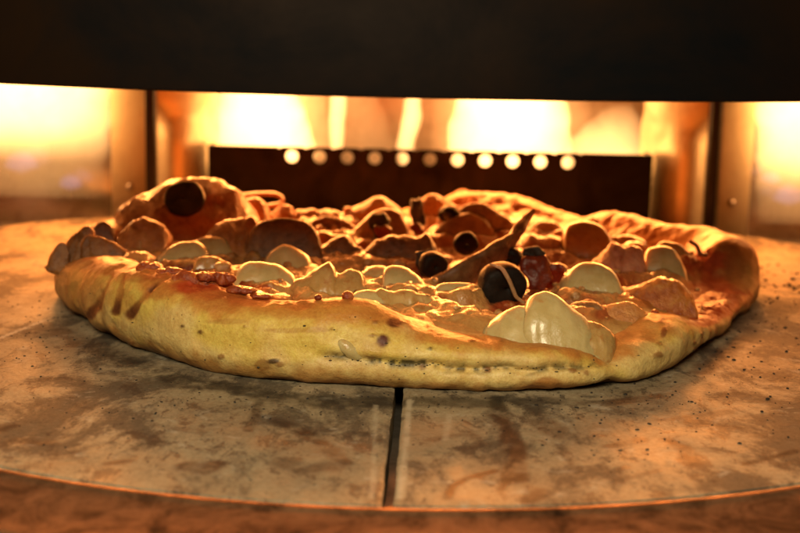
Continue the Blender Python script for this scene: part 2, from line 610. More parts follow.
bpy.data.objects.remove(bpy.data.objects['burner_tube'])
child('burner_tube', *tube_x(bl[0] + 0.4, br[0] - 0.4, Y_FLAME, 1.6, 0.9), M['post'], oven)

# posts, flanges with their screws, mirror-bright side panels and curved heat shields
for px, f0, f1, scr, sgn in ((150.5, 111, 146, (130, 187), -1), (714, 722, 753, (732, 203), 1)):
    p = atY(px, 150, 86.8)
    child('post', *box_vf(p[0] - 0.30, p[0] + 0.30, 86.6, 87.6, -1.25, 15.2, 0.08), M['post'], oven)
    q0, q1 = atY(f0, 150, 89.9)[0], atY(f1, 150, 89.9)[0]
    fl = child('flange', *box_vf(q0, q1, 89.9, 90.1, -1.25, 15.2, 0.05), M['flange'], oven)
    s = atY(scr[0], scr[1], 89.8)
    sc = child('screw', *lathe_y([(0.0, 89.58), (0.10, 89.60), (0.19, 89.66), (0.25, 89.76), (0.27, 89.91)], s[0], s[2], 20), M['steel'], oven)
    sc.parent = fl
    xe = q0 - 0.06 if sgn < 0 else q1 + 0.06
    x2 = sgn * 27.9
    child('side_panel', *box_vf(*sorted((xe, x2)), 90.2, 90.5, -1.25, 15.2), M['steel'], oven, smooth=False)
    # heat shield: bent sheet between post and burner guard
    xa, xb = (atY(156, 150, 89)[0], atY(214, 150, 89)[0]) if sgn < 0 else (atY(648, 150, 89)[0], atY(708, 150, 89)[0])
    u = np.linspace(0, 1, 40)
    w = np.linspace(-1.25, 15.2, 40)
    U, W = np.meshgrid(u, w, indexing='ij')
    uu = U if sgn < 0 else 1 - U
    Yv = 89.0 + 3.2 * uu ** 2 - 1.5 * np.sin(uu * math.pi) * sstep(7.5, 4.5, W) - 1.0 * sstep(5.5, 7.2, W)
    V = np.stack([xa + (xb - xa) * U, Yv, W], -1).reshape(-1, 3)
    o = child('heat_shield', V, grid_faces(40, 40), M['flange'], oven)
    o.modifiers.new('thick', 'SOLIDIFY').thickness = 0.0012


# ------------------------------------------------------------------ flames (bodies of glowing gas)
def flame_vf(rows, y, seed, nseg=28):
    """rows: (z, x_left, x_right, half depth)"""
    R_ = np.array(rows, float)
    zs = np.linspace(R_[0, 0], R_[-1, 0], 44)
    xl, xr, dp = (np.interp(zs, R_[:, 0], R_[:, k]) for k in (1, 2, 3))
    a = np.linspace(0, 2 * math.pi, nseg, endpoint=False)
    cx, hw = (xl + xr) / 2, (xr - xl) / 2
    ca, sa = np.cos(a), np.sin(a)
    V = np.stack([cx[None] + ca[:, None] * hw[None], y + sa[:, None] * dp[None], np.repeat(zs[None], nseg, 0)], -1)
    V[..., 0] += 0.18 * fbm(V * 0.7, 2, seed) * np.minimum(1, hw)[None] * 2
    V[..., 1] += 0.25 * fbm(V * 0.6 + 9, 2, seed + 3) * np.minimum(1, dp)[None]
    V = V.reshape(-1, 3)
    n = len(V)
    F_ = [tuple(map(int, q)) for q in grid_faces(nseg, 44, wrap_u=True)]
    V = np.concatenate([V, [[cx[0], y, zs[0]], [cx[-1], y, zs[-1]]]])
    for k in range(nseg):
        k2 = (k + 1) % nseg
        F_.append((n, k2 * 44, k * 44))
        F_.append((n + 1, k * 44 + 43, k2 * 44 + 43))
    return V, F_


def fx(px, py=120, Y=Y_FLAME):
    return atY(px, py, Y)[0]


def fz(px, py, Y=Y_FLAME):
    return atY(px, py, Y)[2]


FL = [
    # label, material, rows in photo px: (row, left, right, depth)
    ('broad white-hot flame above the left end of the perforated burner guard', 'flame',
     [(178, 214, 312, 1.2), (148, 212, 318, 1.6), (120, 214, 308, 1.8), (92, 222, 300, 1.8), (40, 226, 292, 1.4)], 0),
    ('slim white tongue of flame just right of the broad left flame', 'flame',
     [(178, 333, 341, 0.3), (148, 330, 343, 0.7), (120, 329, 346, 0.9), (92, 330, 347, 0.9), (40, 332, 345, 0.6)], 0),
    ('slanting white tongue of flame left of the broadest central flame', 'flame',
     [(178, 399, 412, 0.4), (148, 397, 416, 0.8), (120, 402, 420, 0.9), (92, 406, 424, 0.9), (40, 410, 426, 0.6)], 0),
    ('broadest white-hot flame, right of centre over the burner guard', 'flame',
     [(182, 447, 568, 1.2), (150, 444, 572, 1.6), (120, 449, 572, 1.8), (96, 454, 566, 1.8), (40, 458, 560, 1.4)], 0),
    ('low orange flame spreading over the right end of the burner guard', 'flame',
     [(166, 560, 650, 0.5), (156, 562, 650, 0.8), (135, 568, 645, 0.6), (115, 590, 640, 0.25), (100, 612, 632, 0.06)], 0),
    ('faint yellow flame between the slim tongue and the slanting tongue', 'flame_soft',
     [(178, 345, 395, 0.8), (148, 340, 398, 1.6), (120, 343, 386, 1.6), (92, 346, 380, 1.4), (40, 350, 372, 1.0)], 0),
    ('thin orange sheet of flame trailing right of the broad left flame', 'flame_soft',
     [(160, 300, 330, 0.6), (148, 300, 334, 1.2), (120, 298, 330, 1.4), (92, 294, 322, 1.2), (40, 292, 312, 1.0)], 0),
]
for i, (lab, mt, rows, _) in enumerate(FL):
    rr = [(fz(400, r), fx(l_, r), fx(r_, r), d) for (r, l_, r_, d) in rows]
    base = (sum(x[1] + x[2] for x in rr[:2]) / 4, Y_FLAME, rr[0][0])
    V, F_ = flame_vf(rr, Y_FLAME, 30 + 5 * i)
    o = make_mesh('flame', V - np.array(base), F_, M[mt], None, base)
    tag(o, lab, 'flame', 'gas flames at the back of the oven')
    if rows[1][2] - rows[1][1] > 90:
        rr = [(fz(400, r), fx(l_ - 10 - 0.12 * (178 - r), r), fx(r_ + 16 + 0.10 * (178 - r), r), d + 0.5) for (r, l_, r_, d) in rows]
        V, F_ = flame_vf(rr, Y_FLAME + 0.1, 140 + 5 * i)
        make_mesh('flame_mantle', V - np.array(base), F_, M['flame_soft'], o)
for sgn, lab, rows in (
        (-1, 'bright side flame in the left bay before its steel panel',
         [(205, -60, 108, 0.05), (170, -60, 109, 0.12), (150, -60, 109, 0.45), (130, -60, 110, 1.0), (100, -60, 110, 1.35), (40, -60, 110, 1.4)]),
        (1, 'bright side flame in the right bay before its steel panel',
         [(215, 758, 860, 0.05), (185, 757, 860, 0.12), (165, 757, 860, 0.45), (140, 756, 860, 1.0), (110, 756, 860, 1.35), (40, 756, 860, 1.4)])):
    Yf = 88.7
    rr = [(fz(400, r, Yf), fx(l_, r, Yf), fx(r_, r, Yf), d) for (r, l_, r_, d) in rows]
    base = (rr[0][1] / 2 + rr[0][2] / 2, Yf, rr[0][0])
    V, F_ = flame_vf(rr, Yf, 80 + sgn)
    o = make_mesh('flame', V - np.array(base), F_, M['flame_side'], None, base)
    tag(o, lab, 'flame', 'gas flames at the back of the oven')
    for k, (px, py, s) in enumerate(((22, 163, 1.3), (70, 183, 0.9)) if sgn < 0 else ((790, 196, 1.2), (772, 178, 0.7))):
        c = atY(px, py, Yf - 0.1)
        V, F_ = flame_vf([(c[2] - 0.55 * s, c[0] - 0.1, c[0] + 0.1, 0.05), (c[2] - 0.2 * s, c[0] - 0.9 * s, c[0] + 0.8 * s, 0.4),
                          (c[2] + 0.3 * s, c[0] - 0.7 * s, c[0] + 0.7 * s, 0.4), (c[2] + 0.7 * s, c[0] - 0.1, c[0] + 0.1, 0.05)], Yf - 0.1, 90 + k)
        b = make_mesh('flame_base', V - np.array(base), F_, M['flame_blue'], o)
        b['label'] = 'blue gas glow low in the flame'

# ------------------------------------------------------------------ baking stones: two halves with a gap between
g_near, g_far = at(388, 500, 0), at(398.5, 395, 0)
gs = (g_far[0] - g_near[0]) / (g_far[1] - g_near[1])


def gap_x(y):
    return g_near[0] + gs * (y - g_near[1])


def stone_halfwidth_y(x):
    """front and back y of the stone outline at x"""
    xx = np.clip(np.abs(x) / SA, 0, 1)
    return SC[1] - SB * np.sqrt(1 - xx ** 2), SC[1] + 25.6 * (1 - xx ** 3.4) ** (1 / 3.4)


# strokes of soot, bare patches, painted chamfer light and dark bands by the crust: photo points, width cm, strength, channel
STROKES = [
    ([(495, 398), (505, 425), (516, 455), (514, 478)], 0.62, 0.72, 0), ([(520, 402), (540, 420), (560, 436)], 0.75, 0.45, 0),
    ([(447, 498), (452, 486), (468, 478), (495, 471)], 0.30, 0.92, 0), ([(505, 430), (512, 470), (500, 490)], 0.28, 0.6, 0),
    ([(745, 464), (770, 458), (795, 451)], 0.26, 0.75, 0), ([(668, 440), (686, 448), (690, 462)], 0.55, 0.62, 0),
    ([(660, 420), (700, 416), (728, 412)], 0.45, 0.45, 0), ([(610, 446), (640, 440)], 0.45, 0.5, 0),
    ([(20, 440), (45, 443)], 0.6, 0.62, 0), ([(108, 464), (128, 461)], 0.40, 0.62, 0), ([(190, 466), (205, 470), (215, 464)], 0.55, 0.62, 0),
    ([(275, 420), (300, 430), (330, 448), (345, 462)], 0.5, 0.6, 0), ([(285, 462), (300, 470), (330, 466)], 0.7, 0.45, 0),
    ([(262, 395), (255, 415), (248, 430)], 0.3, 0.5, 0), ([(180, 380), (260, 395), (340, 402), (390, 402)], 1.2, 0.6, 0),  # broad dark bands here and below follow the pizza's front edge
    ([(410, 402), (450, 402), (490, 404)], 1.0, 0.5, 0), ([(60, 332), (90, 345), (130, 362)], 1.0, 0.55, 0),
    ([(0, 430), (12, 426)], 0.4, 0.7, 0), ([(740, 428), (760, 436)], 0.55, 0.55, 0), ([(550, 400), (600, 404), (660, 396)], 0.7, 0.5, 0),
    ([(700, 372), (720, 356), (740, 340)], 0.7, 0.5, 0), ([(774, 290), (800, 294)], 0.8, 0.4, 0),
    ([(430, 440), (470, 432), (485, 445)], 0.35, 0.35, 0), ([(530, 500), (545, 492)], 0.5, 0.6, 0),
    ([(560, 445), (575, 470)], 0.3, 0.4, 0), ([(620, 480), (660, 470)], 0.3, 0.35, 0), ([(155, 425), (200, 432)], 0.4, 0.35, 0),
    ([(410, 400), (400, 498)], 0.16, 0.55, 1), ([(376, 405), (372, 498)], 0.12, 0.3, 1), ([(0, 338), (30, 326), (50, 318)], 0.16, 0.8, 1),  # pale lines along the gap: chamfer highlight put into the colour
    ([(450, 415), (445, 440)], 0.2, 0.3, 1),
]


def stroke_field(X, Y):
    out = np.zeros(X.shape + (3,))
    wob = np.stack([X, Y, X * 0], -1)
    n1, n2 = fbm(wob * 0.8, 3, 5), fbm(wob * 2.2, 3, 8)
    for pts, wdt, s, ch in STROKES:
        P = [at(px, py, 0)[:2] for px, py in pts]
        d = np.full(X.shape, 1e9)
        for p, q in zip(P[:-1], P[1:]):
            v = q - p
            tt = np.clip(((X - p[0]) * v[0] + (Y - p[1]) * v[1]) / (v @ v), 0, 1)
            d = np.minimum(d, np.hypot(X - p[0] - tt * v[0], Y - p[1] - tt * v[1]))
        d = d + 0.35 * wdt * n1 + 0.15 * wdt
        f = min(1, s * 1.3) * sstep(wdt * 1.0, wdt * 0.45, d) * np.clip(0.9 + 0.9 * n2, 0, 1)
        out[..., ch] = np.maximum(out[..., ch], f)
    return out


def stone_half(side, label):
    nx, ny = 300, 380
    u, v = np.linspace(0, 1, nx), np.linspace(0, 1, ny)
    gw = 0.17
    # columns run from the gap to the outer side; rows front to back
    U, Vv = np.meshgrid(u, v, indexing='ij')
    y_guess = SC[1]
    x_outer = side * SA * 0.9995
    X = None
    yf0, yb0 = stone_halfwidth_y(0.0)
    Y = yf0 + (yb0 - yf0) * Vv
    for _ in range(8):
        xg = gap_x(Y) + side * (gw + 0.035 * fbm(np.stack([Y * 0 + side * 9.0, Y * 1.3, Y * 0], -1), 3, 77))
        X = xg + (x_outer - xg) * (1 - (1 - U) ** 1.0)
        yf, yb = stone_halfwidth_y(X)
        Y = yf + (yb - yf) * Vv
    col = stroke_field(X, Y)
    e = np.minimum(np.minimum(U * abs(SA), Vv * 52), (1 - Vv) * 52)
    Z = -0.05 * (1 - sstep(0.0, 0.10, U * abs(SA))) + 0.012 * fbm(np.stack([X, Y, X * 0], -1) * 0.8, 3, 2)
    top = np.stack([X, Y, Z], -1)
    # skirt down to the underside
    ring = np.concatenate([top[:, 0], top[-1, 1:], top[-2::-1, -1], top[0, -2:0:-1]])
    low = ring.copy()
    low[:, 2] = -1.25
    k = len(ring)
    V = np.concatenate([top.reshape(-1, 3), ring, low])
    cc = np.concatenate([col.reshape(-1, 3), np.zeros((2 * k, 3))])
    n0 = nx * ny
    idx = np.arange(k)
    i2 = (idx + 1) % k
    F_ = np.concatenate([grid_faces(nx, ny), np.stack([n0 + idx, n0 + i2, n0 + k + i2, n0 + k + idx], -1)])
    base = (side * 12.0, SC[1], -1.25)
    o = make_mesh('baking_stone', V - np.array(base), F_, M['stone'], None, base, col=cc, attr='stone_marks')
    tag(o, label, 'baking stone', 'two halves of the round baking stone')
    return o


stone_half(-1, 'left half of the sooty round baking stone under the pizza')
stone_half(1, 'right half of the baking stone with a dark curved scrape mark')

# ------------------------------------------------------------------ the pizza
PC = np.array([0.35, 62.6])
pizza = tag(empty('pizza', (PC[0], PC[1], 0.0)), 'baked pizza with puffy golden crust on the split baking stone', 'pizza')

contact = [(75, 322, 0), (100, 341, 0), (150, 361, 0), (200, 374.5, 0), (250, 383.5, 0), (300, 388.5, 0), (350, 390.5, 0), (400, 391.5, 0),
           (450, 392.5, 0), (500, 394.5, 0), (540, 396.5, 0), (570, 396.5, 0), (610, 391.5, 0), (650, 382, 0), (690, 364, 0), (720, 342, 0), (738, 322, 0)]
pts = [at(*p)[:2] for p in contact]
pts += [at(757, 285, 1.2)[:2], at(748, 258, 1.4)[:2], np.array([13.9, 70.2]), np.array([11.2, 74.6]), np.array([7.0, 77.4]), np.array([1.5, 78.8]), np.array([-4.5, 78.2]),
        np.array([-9.5, 76.0]), np.array([-13.2, 72.0]), at(62, 258, 1.4)[:2], at(57, 285, 1.2)[:2]]
pts = np.array(pts)
ph = np.arctan2(pts[:, 1] - PC[1], pts[:, 0] - PC[0])
rr = np.hypot(pts[:, 1] - PC[1], pts[:, 0] - PC[0])
o_ = np.argsort(ph)
NPH = 1000
PHI = np.linspace(-math.pi, math.pi, NPH, endpoint=False)
Rphi = np.interp(PHI, ph[o_], rr[o_], period=2 * math.pi)
ker = np.exp(-0.5 * (np.arange(-40, 41) / 14.0) ** 2)
ker /= ker.sum()


def smooth_p(a, reps=1):
    for _ in range(reps):
        a = np.convolve(np.concatenate([a[-40:], a, a[:40]]), ker, mode='valid')
    return a


Rphi = smooth_p(Rphi)
front_tab = np.array([(60, 262), (75, 260), (100, 256), (130, 260), (160, 266), (200, 279), (240, 294), (270, 301), (300, 299), (350, 297), (372, 301), (390, 311),
                      (410, 321), (440, 329), (480, 333), (520, 337), (560, 342), (590, 348), (615, 338), (640, 320), (660, 311), (680, 310), (700, 303), (720, 291), (745, 272)], float)
back_tab = np.array([(60, 250), (80, 238), (110, 224), (150, 212), (175, 205), (235, 208), (280, 214), (320, 219), (360, 216), (400, 212), (430, 206), (455, 193), (490, 192.5),
                     (520, 198), (545, 209), (565, 218), (585, 219), (600, 214), (616, 212), (640, 218), (660, 223), (690, 227), (715, 231), (735, 243), (745, 256)], float)
CW = np.full(NPH, 1.75)
cxs, cys = PC[0] + (Rphi - CW) * np.cos(PHI), PC[1] + (Rphi - CW) * np.sin(PHI)
Hc = np.zeros(NPH)
for i in range(NPH):
    ppx, _ = proj((cxs[i], cys[i], 2.2))
    tab = front_tab if cys[i] < PC[1] + 1.0 else back_tab
    row = np.interp(ppx, tab[:, 0], tab[:, 1])
    Hc[i] = atY(ppx, row, cys[i])[2]
Hc = np.clip(Hc, 1.2, 3.4)
ker = np.exp(-0.5 * (np.arange(-40, 41) / 7.0) ** 2)
ker /= ker.sum()
Hc = smooth_p(Hc)

# interior bumps: (px, row, z guess, radius x, radius y, height)
BUMPS = []


def bump_at(px, row, z, rx, ry, h):
    p = at(px, row, z)
    BUMPS.append((p[0], p[1], rx, ry, h))


bump_at(205, 236, 1.8, 3.0, 2.4, 0.7)     # big bubble at the back left
bump_at(165, 240, 1.8, 2.4, 2.2, 0.75)
bump_at(378, 222, 1.8, 1.8, 1.6, 0.75)
bump_at(510, 226, 1.8, 3.6, 1.8, 0.55)
bump_at(610, 232, 1.8, 2.0, 1.6, 0.6)
bump_at(330, 232, 1.6, 2.6, 1.6, 0.4)


def inner_z(x, y):
    P = np.stack([x, y, np.zeros_like(x)], -1)
    z = 1.60 + 0.24 * fbm(P * 0.45, 3, 11) + 0.26 * np.abs(fbm(P * 0.8, 3, 12)) + 0.10 * fbm(P * 1.9, 3, 13)
    for bx, by, rx, ry, h in BUMPS:
        q = ((x - bx) / rx) ** 2 + ((y - by) / ry) ** 2
        z = z + h * np.exp(-q * 1.3) * (1 + 0.12 * fbm(P * 0.9, 2, 14))
    f = np.zeros_like(x)
    wob = 1 + 0.25 * fbm(P * 1.2, 2, 15)
    for bx, by, rx, ry in RB:
        q = np.sqrt(((x - bx) / rx) ** 2 + ((y - by) / ry) ** 2) * wob
        f = np.maximum(f, sstep(1.55, 0.75, q))
    z = z + 0.62 * f
    return z


# toppings with the skyline each one shows: outline in photo px, row where it meets the cheese, half depth in cm
def ridge_vf(outline, bottom, z0, b, rag=0.05, lump=0.06, seed=1, lean=0.3, pw=0.95, n=84, mv=44):
    O = np.array(outline, float)
    pm = O[:, 0].mean()
    Yf = at(pm, bottom, z0)[1]
    Yc = Yf + b
    O = np.concatenate([[[O[0, 0] - 2.5, bottom + 1]], O, [[O[-1, 0] + 2.5, bottom + 1]]])
    P = np.array([atY(px, py, Yc + lean * b) for px, py in O])
    L = np.concatenate([[0], np.cumsum(np.hypot(np.diff(P[:, 0]), np.diff(P[:, 2])))])
    q = np.linspace(0, L[-1], n)
    X, Zt = np.interp(q, L, P[:, 0]), np.interp(q, L, P[:, 2])
    for _ in range(3 if rag > 0.065 else 14):
        X[1:-1] = .25 * X[:-2] + .5 * X[1:-1] + .25 * X[2:]
        Zt[1:-1] = .25 * Zt[:-2] + .5 * Zt[1:-1] + .25 * Zt[2:]
    zb = z0 - 0.15
    if 'surf_z' in globals():
        zb = min([zb] + [surf_z(xx, Yf + 0.2) - 0.3 for xx in (P[0, 0], P[len(P) // 2, 0], P[-1, 0])])
    u = np.linspace(-1, 1, n)
    Zt = Zt + rag * fbm(np.stack([X * 2.6, X * 0 + seed, X * 0], -1), 3, seed) * (1 - u ** 8)
    hb = b * np.clip(1 - np.abs(u) ** 2.4, 0.03, 1) ** 0.5
    v = np.linspace(0, 2 * math.pi, mv, endpoint=False)
    cv, sv = np.cos(v), np.sin(v)
    up_ = np.sign(sv) * np.abs(sv) ** pw
    H = np.maximum(Zt - zb, 0.04)
    foot = 1 + 0.28 * np.exp(-5 * np.abs(sv))
    V = np.zeros((n, mv, 3))
    yy = -np.sign(cv) * np.abs(cv) ** 1.0
    V[..., 0] = X[:, None] + (np.abs(cv) * 0.10 * b)[None] * u[:, None]
    top = np.maximum(sv, 0)
    V[..., 1] = Yc + yy[None] * hb[:, None] * foot[None] + (lean * b * top)[None] * np.ones((n, 1))
    V[..., 2] = zb + np.where(sv[None] > 0, H[:, None] * up_[None], 0.35 * np.minimum(H, 0.8)[:, None] * up_[None])
    fade = (1 - 0.75 * top ** 6)[None, :, None]
    N = np.stack([fbm(V * 0.9 + 11 * k + seed, 3, seed + k) for k in range(3)], -1)
    N2 = np.stack([fbm(V * 3.4 + 5 * k + seed, 3, seed + 9 + k) for k in range(3)], -1)
    V = V + fade * (lump * 2.2 * N) + rag * 0.7 * N2 * np.array([0.6, 1, 0.6])
    base = np.array([X.mean(), Yc, zb])
    return (V - base).reshape(-1, 3), grid_faces(n, mv, wrap_v=True), base


